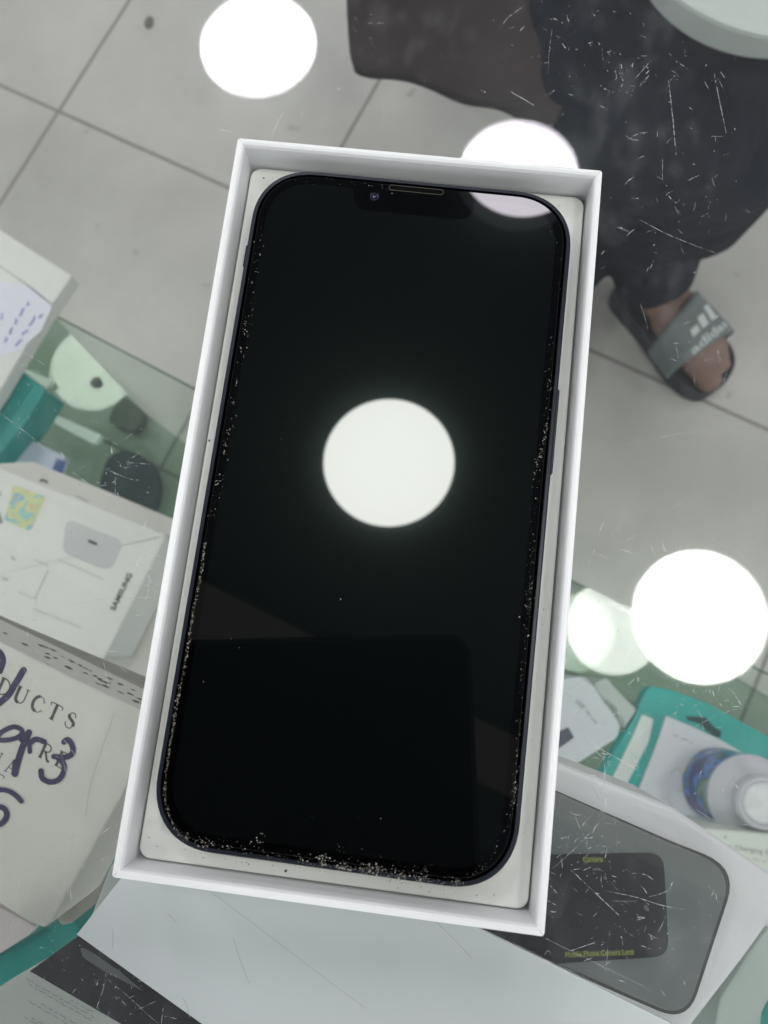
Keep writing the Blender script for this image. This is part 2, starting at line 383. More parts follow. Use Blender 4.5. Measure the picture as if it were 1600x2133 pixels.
# scratches on the counter glass
bm = bmesh.new()
def scr(pts, wd=1.6, z=0.06):
    P = smoothpts(pts, 4) if len(pts) > 2 else [tuple(Vector(pts[0]).lerp(Vector(pts[1]), k / 6)) for k in range(7)]
    n = len(P); ws = [max(.35, wd * (0.35 + 0.65 * math.sin(math.pi * (i + .4) / (n)))) * random.uniform(.7, 1.25) for i in range(n)]
    P = [(x + random.uniform(-.35, .35), y + random.uniform(-.35, .35)) for x, y in P]
    strip(bm, P, ws, z)
TR = [
 ([(1393, 168), (1402, 250), (1409, 325)], 3), ([(1488, 152), (1497, 200), (1513, 278)], 2.6), ([(1058, 187), (1112, 219)], 2.8),
 ([(1334, 458), (1400, 492), (1490, 527)], 2.2), ([(1466, 165), (1477, 187)], 3), ([(1042, 60), (1060, 35), (1096, 10)], 2.4),
 ([(1150, 60), (1144, 110), (1142, 150)], 1.4), ([(1229, 20), (1240, 34)], 3), ([(1315, 413), (1334, 413)], 2.5), ([(1482, 284), (1510, 284)], 2),
 ([(1283, 472), (1310, 482)], 2), ([(1308, 290), (1330, 278), (1349, 275)], 1.8), ([(1380, 330), (1380, 378)], 1.4), ([(1543, 436), (1565, 442)], 2),
 ([(1354, 560), (1362, 543)], 2.4), ([(1346, 570), (1352, 555)], 2), ([(1334, 632), (1343, 660), (1350, 686)], 1.8), ([(1402, 715), (1415, 715)], 2),
 ([(1446, 770), (1447, 800), (1450, 812)], 1.8), ([(1409, 720), (1414, 755)], 1.2), ([(1507, 795), (1515, 776)], 1.8), ([(1393, 745), (1415, 754)], 1.2),
 ([(1216, 938), (1330, 918), (1450, 900), (1600, 888)], 1.2), ([(1504, 545), (1520, 548)], 1.4), ([(1252, 530), (1262, 520)], 2.4),
 ([(1320, 168), (1356, 126)], 2.2), ([(1332, 180), (1352, 157)], 2.6), ([(1304, 195), (1313, 182)], 1.8), ([(1283, 150), (1285, 165)], 1.6),
 ([(1240, 1120), (1270, 1145), (1300, 1172)], .9), ([(1470, 1120), (1530, 1160), (1590, 1200)], 1.2), ([(1535, 1130), (1555, 1165)], 1.4), ([(1500, 1165), (1560, 1115)], .9),
 ([(1206, 1268), (1240, 1282), (1285, 1295), (1322, 1304)], 1.8), ([(1225, 1215), (1280, 1240), (1320, 1258)], 1.4), ([(1289, 1363), (1315, 1366)], 1.4),
 ([(1318, 1393), (1345, 1369)], 1.4), ([(1266, 1392), (1286, 1386)], 1.4), ([(1180, 1441), (1220, 1410)], 2), ([(1220, 1411), (1236, 1430)], 2.4), ([(1240, 1427), (1274, 1415)], 1.8),
 ([(1176, 1443), (1187, 1448)], 4), ([(1210, 1541), (1250, 1560), (1290, 1582), (1331, 1605)], 3), ([(1235, 1558), (1260, 1583), (1282, 1608)], 2.2),
 ([(1234, 1577), (1258, 1583), (1278, 1590)], 2.2), ([(1258, 1565), (1260, 1600), (1260, 1640), (1264, 1700)], 2.4), ([(1279, 1557), (1280, 1590), (1279, 1614)], 2.6),
 ([(1338, 1548), (1343, 1555), (1345, 1577)], 2), ([(1326, 1408), (1348, 1432)], 1.6), ([(1300, 1625), (1312, 1640)], 1.4),
 ([(1400, 1490), (1420, 1475)], 2), ([(1430, 1525), (1455, 1510), (1500, 1488), (1560, 1470)], 1.5), ([(1460, 1490), (1466, 1520), (1476, 1545)], 1.5),
 ([(1280, 1700), (1285, 1740), (1284, 1780)], 1.2), ([(1232, 1630), (1245, 1660), (1253, 1670)], 1.6), ([(1362, 1700), (1390, 1735), (1402, 1747)], 1.6),
 ([(1440, 1680), (1480, 1705), (1525, 1735)], 1.4), ([(1320, 1650), (1360, 1690), (1418, 1768)], 1), ([(1187, 1810), (1240, 1860), (1293, 1910)], 2.8),
 ([(1259, 1855), (1320, 1868), (1380, 1886), (1424, 1894)], 2.4), ([(1333, 1818), (1350, 1825), (1362, 1834)], 2.4), ([(1333, 1844), (1342, 1852), (1348, 1862)], 2.4),
 ([(1353, 1868), (1372, 1863), (1391, 1856)], 2.4), ([(1186, 1981), (1215, 1972), (1243, 1962)], 3), ([(1150, 1858), (1160, 1861)], 2), ([(1145, 1843), (1160, 1860)], 2.6),
 ([(1142, 1876), (1160, 1887)], 2.6), ([(1388, 1905), (1380, 1925), (1371, 1942)], 1.6), ([(1350, 1945), (1372, 1957)], 2.2), ([(1331, 1968), (1355, 1977)], 2.4),
 ([(1270, 1940), (1266, 1980), (1262, 2040)], .9), ([(1249, 2002), (1262, 2022)], 2.2), ([(1259, 2011), (1273, 2003)], 2.4), ([(1207, 2006), (1235, 1995)], 2),
 ([(1134, 1990), (1142, 1980), (1148, 1990)], 2.6), ([(1301, 2040), (1301, 2055)], 2.2), ([(1376, 2060), (1386, 2074)], 2.4), ([(1425, 2043), (1427, 2052)], 3),
 ([(1482, 1868), (1490, 1850)], 2.2), ([(1491, 1860), (1494, 1880)], 2.4), ([(1150, 1810), (1200, 1765), (1262, 1700)], 1.5), ([(1183, 1686), (1197, 1697), (1214, 1697)], 2),
 ([(1198, 1700), (1215, 1740), (1228, 1757)], 1.8), ([(1168, 1780), (1172, 1808)], 2), ([(1182, 1750), (1187, 1738)], 1.3),
 ([(545, 280), (556, 282)], 0), ([(458, 270), (483, 275)], 3.2), ([(485, 285), (560, 275)], 1.2), ([(567, 278), (592, 230)], 2.4), ([(621, 258), (638, 220)], 1.6),
 ([(312, 326), (325, 308)], 2), ([(350, 140), (372, 165)], .8), ([(607, 190), (630, 140)], 1.1), ([(795, 245), (790, 280)], 1.4), ([(738, 35), (745, 45)], 2), ([(735, 55), (742, 66)], 2), ([(765, 48), (800, 48)], 1.3),
 ([(125, 965), (160, 990), (200, 1018), (238, 1037)], 2.6), ([(238, 1037), (262, 1052), (285, 1052)], 1.6), ([(0, 860), (40, 890), (90, 930), (128, 968)], 1.8),
 ([(240, 997), (240, 1030)], 2.2), ([(263, 963), (312, 967)], 2.2), ([(221, 977), (245, 988), (275, 999), (291, 999)], 2), ([(262, 913), (278, 902)], 2.4),
 ([(125, 937), (134, 953)], 3), ([(45, 730), (93, 760)], 1.8), ([(45, 762), (53, 759), (88, 778)], 1.6), ([(186, 875), (205, 880), (240, 886)], 1.2),
 ([(257, 1137), (300, 1145), (350, 1170)], 1.1), ([(255, 1245), (290, 1245), (320, 1243)], 1.8), ([(300, 1220), (333, 1218)], 1.6), ([(305, 1232), (330, 1230)], 1.6),
 ([(311, 1197), (308, 1240), (300, 1250)], 1.4), ([(100, 1270), (200, 1250), (290, 1235)], .8), ([(58, 1315), (57, 1326)], 2.4), ([(226, 1357), (245, 1356)], 2.2), ([(215, 1378), (222, 1410), (230, 1446)], 2.4),
 ([(20, 1345), (60, 1410), (120, 1500)], 1.1), ([(232, 1378), (262, 1398), (298, 1424)], 1.4), ([(115, 1395), (157, 1478), (175, 1545)], 0), ([(130, 1537), (158, 1575)], 2.6), ([(128, 1570), (141, 1623)], 2.2),
 ([(208, 1741), (243, 1712)], 2), ([(160, 1690), (150, 1760), (147, 1800)], 1), ([(146, 1840), (147, 1860), (150, 1890)], 2.8), ([(50, 1820), (35, 1890), (10, 1970)], 1.6),
 ([(97, 1996), (105, 2014)], 2), ([(221, 2028), (215, 2060), (201, 2101)], 2.6), ([(134, 2056), (143, 2046)], 2.6), ([(150, 2070), (160, 2057)], 2.4), ([(83, 1973), (92, 1976)], 2.4),
 ([(286, 2043), (300, 2044)], 2.2), ([(288, 2103), (324, 2086)], 2), ([(340, 2100), (336, 2133)], 2.2), ([(196, 2039), (202, 2053)], 1.6), ([(95, 2030), (91, 2048)], 2.4), ([(343, 2117), (368, 2122)], 2),
 ([(120, 2020), (250, 2080), (330, 2133)], 0), ([(225, 2040), (260, 2070), (330, 2133)], 1.4)]
for pts, wd in TR:
    if wd: scr(pts, wd * .56)
# clusters: centre, spread, count, length range
CL = [(1350, 200, 260, 200, 44, 2, 34), (1180, 90, 120, 90, 40, 3, 20), (1420, 420, 190, 130, 60, 2, 26), (1300, 160, 60, 60, 30, 4, 16), (700, 190, 120, 90, 26, 4, 26), (1480, 680, 110, 120, 40, 3, 16),
      (1350, 1150, 190, 60, 80, 3, 32), (1480, 1180, 110, 90, 40, 6, 40), (1260, 1280, 90, 90, 36, 3, 24), (1460, 1280, 130, 120, 36, 3, 12), (1270, 1480, 100, 90, 60, 3, 22), (1470, 1440, 110, 60, 70, 3, 26),
      (1270, 1620, 70, 70, 26, 5, 40), (1230, 1760, 80, 80, 60, 3, 26), (1290, 1900, 150, 130, 80, 2, 22), (1430, 1950, 110, 120, 36, 3, 12), (1500, 1700, 90, 100, 26, 4, 20),
      (240, 960, 90, 80, 60, 3, 16), (60, 870, 80, 80, 50, 2, 10), (300, 1180, 50, 130, 46, 3, 18), (100, 1380, 130, 60, 30, 3, 14), (80, 1560, 90, 130, 60, 2, 10), (150, 1800, 90, 110, 36, 3, 30),
      (250, 2060, 130, 90, 70, 2, 18), (120, 1960, 110, 50, 36, 2, 8), (350, 560, 250, 300, 16, 2, 5), (200, 760, 150, 80, 16, 2, 10), (1400, 900, 180, 140, 20, 2, 8)]
for cx_, cy_, sx, sy, n, l0, l1 in CL:
    base = random.uniform(0, math.pi)
    for _ in range(n):
        x, y = random.gauss(cx_, sx * .5), random.gauss(cy_, sy * .5)
        a = base + random.gauss(0, .5) if random.random() < .4 else random.uniform(0, math.pi)
        l = l0 + (l1 - l0) * random.random() ** 2.2
        dx, dy = l / 2 * math.cos(a), l / 2 * math.sin(a); k = random.gauss(0, .04) * l
        scr([(x - dx, y - dy), (x + k * math.sin(a), y - k * math.cos(a)), (x + dx, y + dy)], random.choice((.4, .5, .6, .8, 1.2, 1.7)))
for _ in range(420):
    x, y = random.uniform(0, 1600), random.uniform(0, 2133)
    blob(bm, (x, y), random.choice((.7, .8, 1.0, 1.5)), 0.05, 6, .4)
# the box and the white sheet stand on the glass: no marks are needed under them
tag(bm_obj('scratch_marks', bm, scratch_m, counter, recalc=False), kind='stuff')

# smudges: soft faint wipes on the glass
smudge_m = bpy.data.materials.new('smudge'); smudge_m.use_nodes = True
nt = smudge_m.node_tree; nt.nodes.clear(); N = nt.nodes.new; L = nt.links.new
tc = N('ShaderNodeTexCoord'); mp = N('ShaderNodeMapping'); mp.inputs['Scale'].default_value = (170, 80, 1); mp.inputs['Rotation'].default_value = (0, 0, -.35); L(tc.outputs['Object'], mp.inputs[0])
n = N('ShaderNodeTexNoise'); n.inputs['Scale'].default_value = 1; n.inputs['Detail'].default_value = 6; L(mp.outputs[0], n.inputs['Vector'])
n3 = N('ShaderNodeTexNoise'); n3.inputs['Scale'].default_value = 28; n3.inputs['Detail'].default_value = 3; L(tc.outputs['Object'], n3.inputs['Vector'])
mu = N('ShaderNodeMath'); mu.operation = 'MULTIPLY'; L(n.outputs[0], mu.inputs[0]); L(n3.outputs[0], mu.inputs[1])
rp = N('ShaderNodeMapRange'); rp.inputs[1].default_value = .27; rp.inputs[2].default_value = .42; rp.inputs[4].default_value = .045; L(mu.outputs[0], rp.inputs[0])
tr = N('ShaderNodeBsdfTransparent'); df = N('ShaderNodeBsdfDiffuse'); df.inputs[0].default_value = (.7, .72, .78, 1)
mx = N('ShaderNodeMixShader'); L(rp.outputs[0], mx.inputs[0]); L(tr.outputs[0], mx.inputs[1]); L(df.outputs[0], mx.inputs[2])
o_ = N('ShaderNodeOutputMaterial'); L(mx.outputs[0], o_.inputs[0])
bm = bmesh.new()
vs = [bm.verts.new(V((x, y, 0.03))) for x, y in ((-200, -200), (220, -200), (220, 220), (-200, 220))]; bm.faces.new(vs)
tag(bm_obj('smudge_film', bm, smudge_m, counter, recalc=False), kind='stuff')

# ------------------------------------------------------------------ phone box
pb = bpy.data.objects.new('phone_box', None); COL.objects.link(pb)
tag(pb, 'open white phone box base with a black phone lying in it', 'box')
W_, H_ = 82.41, 158.24
bm = bmesh.new()
r0 = lambda i, z, r: rrect(W_ - 2 * i, H_ - 2 * i, max(r, .15), z, 4)
loft(bm, [r0(0, .1, .7), r0(0, 27.2, .7), r0(.12, 27.75, .65), r0(.5, 28.0, .5), r0(.95, 28.0, .3), r0(1.45, 27.7, .25), r0(1.75, 27.0, .2), r0(1.8, 1.2, .2)], cap0=True, cap1=True)
bm_obj('box_wall', bm, box_white, pb, smooth=False)
bm = bmesh.new()
r1 = lambda i, z: rrect(78.15 - 2 * i, 154.1 - 2 * i, 2.4, z, 6)
loft(bm, [r1(0, 1.4), r1(0, 19.9), r1(.15, 20.25), r1(.45, 20.4)], cap0=False)
bm_obj('insert_tray', bm, insert_white, pb)
# mitred folds at the four corners and tiny nicks on the tray
def sliver(bm, a, b, wd):
    a, b = Vector(a), Vector(b); d = (b - a).normalized(); nrm = Vector((-d.y, d.x, 0)) * wd / 2
    vs = [bm.verts.new(V(p)) for p in (a - nrm * .3, b - nrm, b + nrm, a + nrm * .3)]; bm.faces.new(vs)
for sx in (-1, 1):
    for sy in (-1, 1):
        c = lambda i, z: (sx * (W_ / 2 - i), sy * (H_ / 2 - i), z)
        bm = bmesh.new(); sliver(bm, c(.35, 28.03), c(1.0, 28.03), .07); sliver(bm, c(1.0, 28.03), c(1.62, 27.55), .08)
        bmesh.ops.remove_doubles(bm, verts=bm.verts, dist=1e-5); bm_obj('corner_fold', bm, seam_mat, pb, recalc=False)
bm = bmesh.new()
for _ in range(80):
    e_ = random.random()
    side = random.choice('LRTB')
    if side == 'L': p = (-37.6 + abs(random.gauss(0, 1)), random.uniform(-75, 75))
    elif side == 'R': p = (37.6 - abs(random.gauss(0, 1)), random.uniform(-75, 75))
    elif side == 'T': p = (random.uniform(-37, 37), 75.4 - abs(random.gauss(0, .8)))
    else: p = (random.uniform(-37, 37), -75.6 + abs(random.gauss(0, 1.0)))
    r = random.choice((.06, .07, .09, .13)); n = 6
    vs = [bm.verts.new(V((p[0] + r * random.uniform(.6, 1.3) * math.cos(k * 1.047), p[1] + r * random.uniform(.6, 1.3) * math.sin(k * 1.047), 20.43))) for k in range(n)]; bm.faces.new(vs)
for q in ((436, 918, 1.9), (596, 1814, 2.4), (362, 357, 0), (549, 371, 1.6), (1170, 880, 0), (1163, 1235, 1.5), (518, 1800, 1.4)):
    if q[2]: blob(bm, q[:2], q[2] * 1.3, 20.44, 7, .3)
tag(bm_obj('dirt_specks', bm, mat('dirt', (.10, .09, .08), .9), pb, recalc=False), kind='stuff')

# ------------------------------------------------------------------ phone
ph = bpy.data.objects.new('smartphone', None); COL.objects.link(ph); ph.location = V((-.144, .273, 26.4)); ph.rotation_euler = (0, 0, -.005)
tag(ph, 'black smartphone with a notch and dusty screen edges lying in the white box', 'phone')
PW, PH = 71.5, 146.7
R_ = lambda i, z, seg=14: rrect(PW - 2 * i, PH - 2 * i, 13.2 - i * .8, z, seg, 2.25)
bm = bmesh.new()
loft(bm, [R_(.9, -7.9), R_(.25, -7.6), R_(0, -7.0), R_(0, -1.0), R_(.10, -.62), R_(.35, -.42), R_(.95, -.36), R_(1.02, -.62)], cap1=True)
bm_obj('metal_frame', bm, frame_mat, ph, smooth=False)
bm = bmesh.new(); loft(bm, [R_(1.06, -.60), R_(1.08, -.40), R_(1.3, -.32)], cap0=False)
bm_obj('front_glass', bm, bezel_mat, ph)
# display area with the notch cut out
def display_outline(z):
    pts = rrect(PW - 7.0, PH - 7.0, 10.2, z, 14, 2.25)
    # first corner block is top right (seg+1 points) and then top left: cut the notch between them
    n = 15; top_y = (PH - 7.0) / 2
    def q(cx, cy, r, a0, a1): return [(cx + r * math.cos(math.radians(a0 + (a1 - a0) * k / 5)), cy + r * math.sin(math.radians(a0 + (a1 - a0) * k / 5)), z) for k in range(6)]
    nw, nd = 13.4, 5.2
    nt_ = q(nw + 1.2, top_y - 1.2, 1.2, 90, 180) + q(nw - 3, top_y - nd + 3, 3, 0, -90) + q(-nw + 3, top_y - nd + 3, 3, -90, -180) + q(-nw - 1.2, top_y - 1.2, 1.2, 0, 90)
    return pts[:n] + nt_ + pts[n:]
bm = bmesh.new(); vs = [bm.verts.new(V(p)) for p in display_outline(.012)]; bm.faces.new(vs)
for f in bm.faces:
    f.normal_update()
    if f.normal.z < 0: f.normal_flip()
bm_obj('display', bm, display_mat, ph, recalc=False)
bm = bmesh.new()
PR = lambda i, z: rrect(PW - 2 * (1.75 + i), PH - 2 * (1.75 + i), 11.6 - i * .8, z, 14, 2.25)
loft(bm, [PR(0, -.22), PR(0, -.06), PR(.08, 0.0)], cap0=False)
sp = bm_obj('screen_protector', bm, protector_m, ph)
# earpiece: slot with a light rim and mesh
bm = bmesh.new(); y0 = PH / 2 - 2.55; x0 = .3
ring = lambda w_, h_, z: rrect(w_, h_, h_ / 2 - .01, z, 6, ox=x0, oy=y0)
loft(bm, [ring(12.3, 1.36, .02), ring(12.3, 1.36, .06), ring(12.05, 1.1, .06), ring(12.05, 1.1, .02)], closed=True)
ear = bm_obj('earpiece', bm, mat('earpiece_rim', (.07, .07, .066), .5, .1), ph)
bm = bmesh.new(); loft(bm, [ring(11.9, 1.0, .01), ring(11.9, 1.0, .03)])
bm_obj('speaker_mesh', bm, mat('speaker_mesh', (.009, .009, .008), .5, 0.0, noise=.8, nscale=3500), ear)
# front camera
bm = bmesh.new(); cr = lambda r, z: [(-8.9 + r * math.cos(k * math.pi / 12), PH / 2 - 5.2 + r * math.sin(k * math.pi / 12), z) for k in range(24)]
loft(bm, [cr(1.0, .012), cr(1.0, .022), cr(.85, .03)], cap0=False)
fc = bm_obj('front_camera', bm, mat('camera_blue', (.006, .007, .03), .15, .5), ph)
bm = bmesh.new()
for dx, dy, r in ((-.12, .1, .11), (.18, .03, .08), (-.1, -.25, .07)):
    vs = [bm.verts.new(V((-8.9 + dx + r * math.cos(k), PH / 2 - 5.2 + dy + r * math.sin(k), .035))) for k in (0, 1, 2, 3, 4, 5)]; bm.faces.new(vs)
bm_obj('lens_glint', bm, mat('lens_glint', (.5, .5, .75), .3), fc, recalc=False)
# side buttons
def button(y0, y1, side):
    bm = bmesh.new(); x = side * PW / 2
    loft(bm, [rrect(.9, y1 - y0, .4, -3.4, 3, ox=x, oy=(y0 + y1) / 2), rrect(1.1, y1 - y0, .45, -2.0, 3, ox=x, oy=(y0 + y1) / 2), rrect(.9, y1 - y0 - .4, .4, -1.6, 3, ox=x, oy=(y0 + y1) / 2)])
    bm_obj('side_button', bm, frame_mat, ph)
button(9.5, 28.5, 1); button(49, 54.5, -1)
# dust along the rim of the protector
bm = bmesh.new(); inv = Matrix.Rotation(.005, 4, 'Z') @ Matrix.Translation(-V((-.144, .273, 26.4)))
Z_ = 26.4 + .03
def speck(x, y, r, irr=.45, asp=None):
    r *= .74
    blob(bm, (x, y), r, Z_, random.choice((5, 6, 7)), irr, asp or random.uniform(.7, 1.6), random.uniform(0, 3.1))
def along(path, n, spread, rr, big=.12):
    P = smoothpts(path, 10); 
    for _ in range(n):
        t = random.random() * (len(P) - 1.01); i = int(t); a, b = Vector(P[i]), Vector(P[i + 1]); p = a.lerp(b, t - i)
        d = (b - a).normalized(); nx = Vector((-d.y, d.x)); p = p + nx * random.gauss(0, spread)
        speck(p.x, p.y, random.choice(rr) * (1.6 if random.random() < big else 1))
along([(545, 470), (533, 560), (512, 690), (488, 840), (468, 960), (440, 1080)], 90, 5, (.6, .7, .9, 1.2))
for x, y, r in ((511, 672, 3), (509, 692, 3.6), (501, 727, 2), (485, 838, 3.4), (477, 893, 3), (474, 905, 3.4), (470, 925, 3), (467, 940, 2.4), (450, 1008, 3.4), (457, 1003, 2.6), (429, 1138, 2.4), (492, 797, 2.6)):
    for _ in range(6): speck(x + random.gauss(0, r * .7), y + random.gauss(0, r), random.uniform(.7, 1.5))
along([(427, 1130), (418, 1200), (400, 1290), (388, 1370), (372, 1450), (360, 1520), (350, 1580), (343, 1650)], 420, 1.7, (.7, .9, 1.1, 1.4), .1)
along([(343, 1650), (349, 1690), (365, 1725), (392, 1752)], 90, 1.6, (.7, .9, 1.1), .1)
along([(380, 1748), (450, 1765), (560, 1785), (680, 1800)], 150, 11, (.5, .6, .8, 1.1, 1.6), .12)
along([(640, 1792), (720, 1806), (800, 1822), (860, 1832), (960, 1842)], 230, 9, (.6, .8, 1.1, 1.5), .2)
for x, y, r, n in ((672, 1788, 9, 26), (765, 1808, 11, 46), (792, 1812, 8, 26), (835, 1824, 10, 34), (676, 1799, 6, 20), (880, 1832, 5, 14), (955, 1838, 8, 20), (430, 1750, 12, 22), (540, 1755, 14, 14)):
    for _ in range(n): speck(x + random.gauss(0, r), y + random.gauss(0, r * .6), random.choice((.7, 1, 1.4, 2.2)))
for k in range(16): speck(700 + k * 2.1, 1806 + k * .5, random.uniform(1.6, 3.0))
along([(700, 1768), (800, 1795), (900, 1815)], 50, 9, (.5, .6, .8))
along([(1150, 700), (1140, 860), (1122, 960), (1112, 1080), (1108, 1180), (1100, 1290)], 130, 4, (.5, .6, .8, 1.1), .08)
along([(1140, 880), (1130, 940), (1118, 960), (1112, 1000)], 50, 2, (.7, .9, 1.3), .1)
along([(1108, 1200), (1100, 1270)], 46, 5, (.5, .7, 1))
along([(1095, 1300), (1088, 1400), (1082, 1520), (1078, 1600), (1070, 1650), (1062, 1700), (1020, 1790), (970, 1830)], 130, 3, (.5, .6, .8, 1.0), .08)
for k in range(30): speck(1072 + random.gauss(0, 3), 1650 + random.gauss(0, 20), random.choice((.7, 1, 1.3)))
along([(600, 372), (700, 380), (780, 392), (830, 400)], 26, 6, (.5, .6, .8)); along([(1150, 480), (1165, 540), (1160, 640)], 22, 6, (.5, .6, .8))
for x, y, r in ((710, 1248, 2.2), (481, 1331, 2), (499, 1349, 1.5), (1104, 544, 1.3), (586, 914, 1), (424, 1420, 1.2), (1082, 1285, 2), (1101, 1324, 2), (800, 750, .8), (700, 560, .7), (900, 1500, .8), (1050, 520, .8), (793, 1705, 1), (650, 1700, .8)):
    speck(x, y, r)
for _ in range(90): speck(random.uniform(480, 1100), random.uniform(500, 1750), random.choice((.35, .4, .5)))
for v in bm.verts: v.co = inv @ v.co
tag(bm_obj('dust', bm, speck_m, ph, recalc=False), kind='stuff')
# faint wipe mark near the top right corner
# ------------------------------------------------------------------ white sheet beneath the box
card_m = mat('card_bluish', (.50, .535, .55), .28, .5, noise=.04, nscale=10, bump=.02, bscale=60)
sh = prism('white_card', [(160, 1947), (420, 2133), (560, 2235), (1600, 2240), (1400, 2133), (1000, 1936), (760, 1820), (330, 1730)], .06, card_m, zt=1.4, bevel=.12)
tag(sh, 'pale blue white card sheet on the glass, half under the phone box', 'card')
bm = bmesh.new(); strip(bm, [(440, 1858), (520, 1918), (640, 2010), (700, 2055), (760, 2100)], 1.2, 1.43); strip(bm, smoothpts([(486, 1955), (500, 2000), (519, 2048)]), 1.4, 1.43)
bm_obj('crease', bm, mat('crease_grey', (.36, .39, .41), .6), sh, recalc=False)
scuff_m = mat('scuff', (.28, .29, .30), .6)
for p, q in (((350, 1905), (366, 1921)), ((908, 1920), (983, 1996)), ((234, 1935), (234, 1975)), ((382, 2080), (395, 2120))):
    bm = bmesh.new(); strip(bm, [p, ((p[0] + q[0]) / 2 + 2, (p[1] + q[1]) / 2), q], .9, 1.44); bm_obj('pen_scuff', bm, scuff_m, sh, recalc=False)

# ------------------------------------------------------------------ goods at the left
paper = mat('carton_white', (.70, .72, .69), .6, .3, noise=.06, nscale=16, bump=.1, bscale=500)
paper_beige = mat('carton_beige', (.62, .63, .56), .7, .2, noise=.07, nscale=22, bump=.15, bscale=500)
teal = mat('carton_teal', (.012, .26, .23), .45, .4, noise=.15, nscale=60)
ink = mat('print_black', (.03, .03, .035), .6)
ink_soft = mat('print_grey', (.22, .23, .23), .6)
pen_blue = mat('pen_blue', (.10, .14, .42), .6)
marker = mat('marker_violet', (.05, .045, .12), .45, noise=.4, nscale=300)

def scribble(bm, p0, p1, amp, n, wd, z):
    """an illegible handwritten or tiny printed line"""
    a, b = Vector(p0), Vector(p1); d = b - a; nx = Vector((-d.y, d.x)).normalized(); i = 0
    while i < n:
        k = random.randint(4, 9); pts = []
        for j in range(k):
            if i + j >= n: break
            p = a + d * ((i + j) / n) + nx * random.uniform(-amp, amp) * (1 if j % 2 else -.6); pts.append(tuple(p))
        if len(pts) > 2: strip(bm, pts, wd, z)
        i += k + 1

b_ = prism('product_box', [(150, 574), (92, 656), (0, 812), (-60, 900), (-260, 700), (-230, 340), (0, 478)], -360, paper, zt=-345, bevel=1.5)
tag(b_, 'white carton with blue handwriting, uppermost at the left edge of the shelf', 'carton')
prism('label_sticker', [(0, 585), (78, 600), (108, 640), (85, 690), (38, 730), (0, 742), (-60, 740), (-60, 590)], -344.9, mat('sticker_lilac', (.66, .68, .76), .5), b_, zt=-344.7)
bm = bmesh.new(); scribble(bm, (8, 712), (60, 625), 4, 26, 3.6, -344.5); scribble(bm, (33, 722), (74, 655), 5, 20, 3.2, -344.5); scribble(bm, (80, 662), (95, 642), 5, 7, 3.4, -344.5); scribble(bm, (-12, 690), (10, 650), 4, 10, 2.6, -344.5)
bm_obj('handwriting', bm, pen_blue, b_, recalc=False)
bm = bmesh.new(); strip(bm, [(-10, 548), (50, 588), (108, 634)], 2.5, -344.7)
bm_obj('flap_seam', bm, mat('seam_grey', (.42, .43, .42), .7), b_, recalc=False)

b_ = prism('teal_box', [(30, 760), (95, 812), (60, 872), (0, 945), (-120, 1020), (-150, 760)], -393.9, teal, zt=-361, bevel=1.2)
tag(b_, 'small teal carton half under the white handwritten carton at the left edge', 'carton')
b_ = prism('instruction_card', [(40, 905), (135, 950), (118, 1010), (100, 1040), (-60, 1030), (-20, 930)], -393.9, mat('card_bluegrey', (.40, .46, .54), .5), zt=-385, bevel=.8)
tag(b_, 'grey blue packet lying behind the two white adapter boxes at left', 'packet')
prism('blue_patch', [(118, 955), (137, 962), (128, 992), (106, 984)], -384.9, mat('patch_blue', (.03, .07, .22), .5), b_, zt=-384.6)

b_ = prism('adapter_box', [(66, 961), (215, 1020), (430, 1110), (400, 1500), (150, 1500), (-40, 1180), (-5, 965)], -393.9, mat('carton_grey_beige', (.62, .62, .58), .6, .3, noise=.05, nscale=18), zt=-290, bevel=1.2)
tag(b_, 'beige white box sticking out behind the wordmarked adapter box', 'carton')
bm = bmesh.new(); strip(bm, smoothpts([(83, 1003), (90, 1000), (99, 1006)]), 5, -289.7); bm_obj('printed_arrow', bm, ink, b_, recalc=False); bm = bmesh.new(); scribble(bm, (158, 1034), (192, 1048), 3, 4, 1.8, -289.7)
bm_obj('printed_mark', bm, ink_soft, b_, recalc=False)

b_ = prism('adapter_box', roundpoly([(347, 1114), (214, 1376), (-150, 1232), (-160, 905), (0, 975)], [6, 8, 0, 0, 0], 4), -289.9, mat('carton_offwhite', (.68, .70, .665), .55, .3, noise=.05, nscale=14), zt=-245, bevel=1.6)
tag(b_, 'white charger box printed SAMSUNG with a rainbow hologram sticker', 'carton')
Z1 = -244.7
text_on('wordmark', 'SAMSUNG', (239, 1273), (276, 1197), 3.1, Z1, ink, b_, .022)
prism('adapter_picture', roundpoly([(138, 1080), (256, 1126), (232, 1186), (205, 1182), (130, 1150)], [18, 16, 14, 8, 14], 5), -244.9, mat('picture_grey', (.52, .54, .54), .5, noise=.1, nscale=20), b_, zt=Z1 - .05)
bm = bmesh.new(); strip(bm, [(186, 1127), (193, 1130), (200, 1133)], 6, Z1 + .05, 1); bm_obj('port_picture', bm, ink, b_, recalc=False)
bm = bmesh.new()
for p, q in (((120, 1165), (216, 1207)), ((70, 1165), (102, 1180)), ((38, 1233), (75, 1248)), ((68, 1268), (170, 1308)), ((100, 1188), (72, 1245))): strip(bm, [p, q], 2.6, Z1)
bm_obj('picture_line', bm, mat('line_pale_grey', (.50, .52, .52), .6), b_, recalc=False)
bm = bmesh.new(); scribble(bm, (22, 1162), (40, 1170), 4, 8, 2, Z1); scribble(bm, (3, 1202), (21, 1210), 4, 8, 2, Z1); strip(bm, [(-8, 1062), (2, 1090)], 9, Z1); scribble(bm, (-4, 1020), (4, 1045), 4, 8, 3, Z1)
bm_obj('printed_mark', bm, ink_soft, b_, recalc=False)
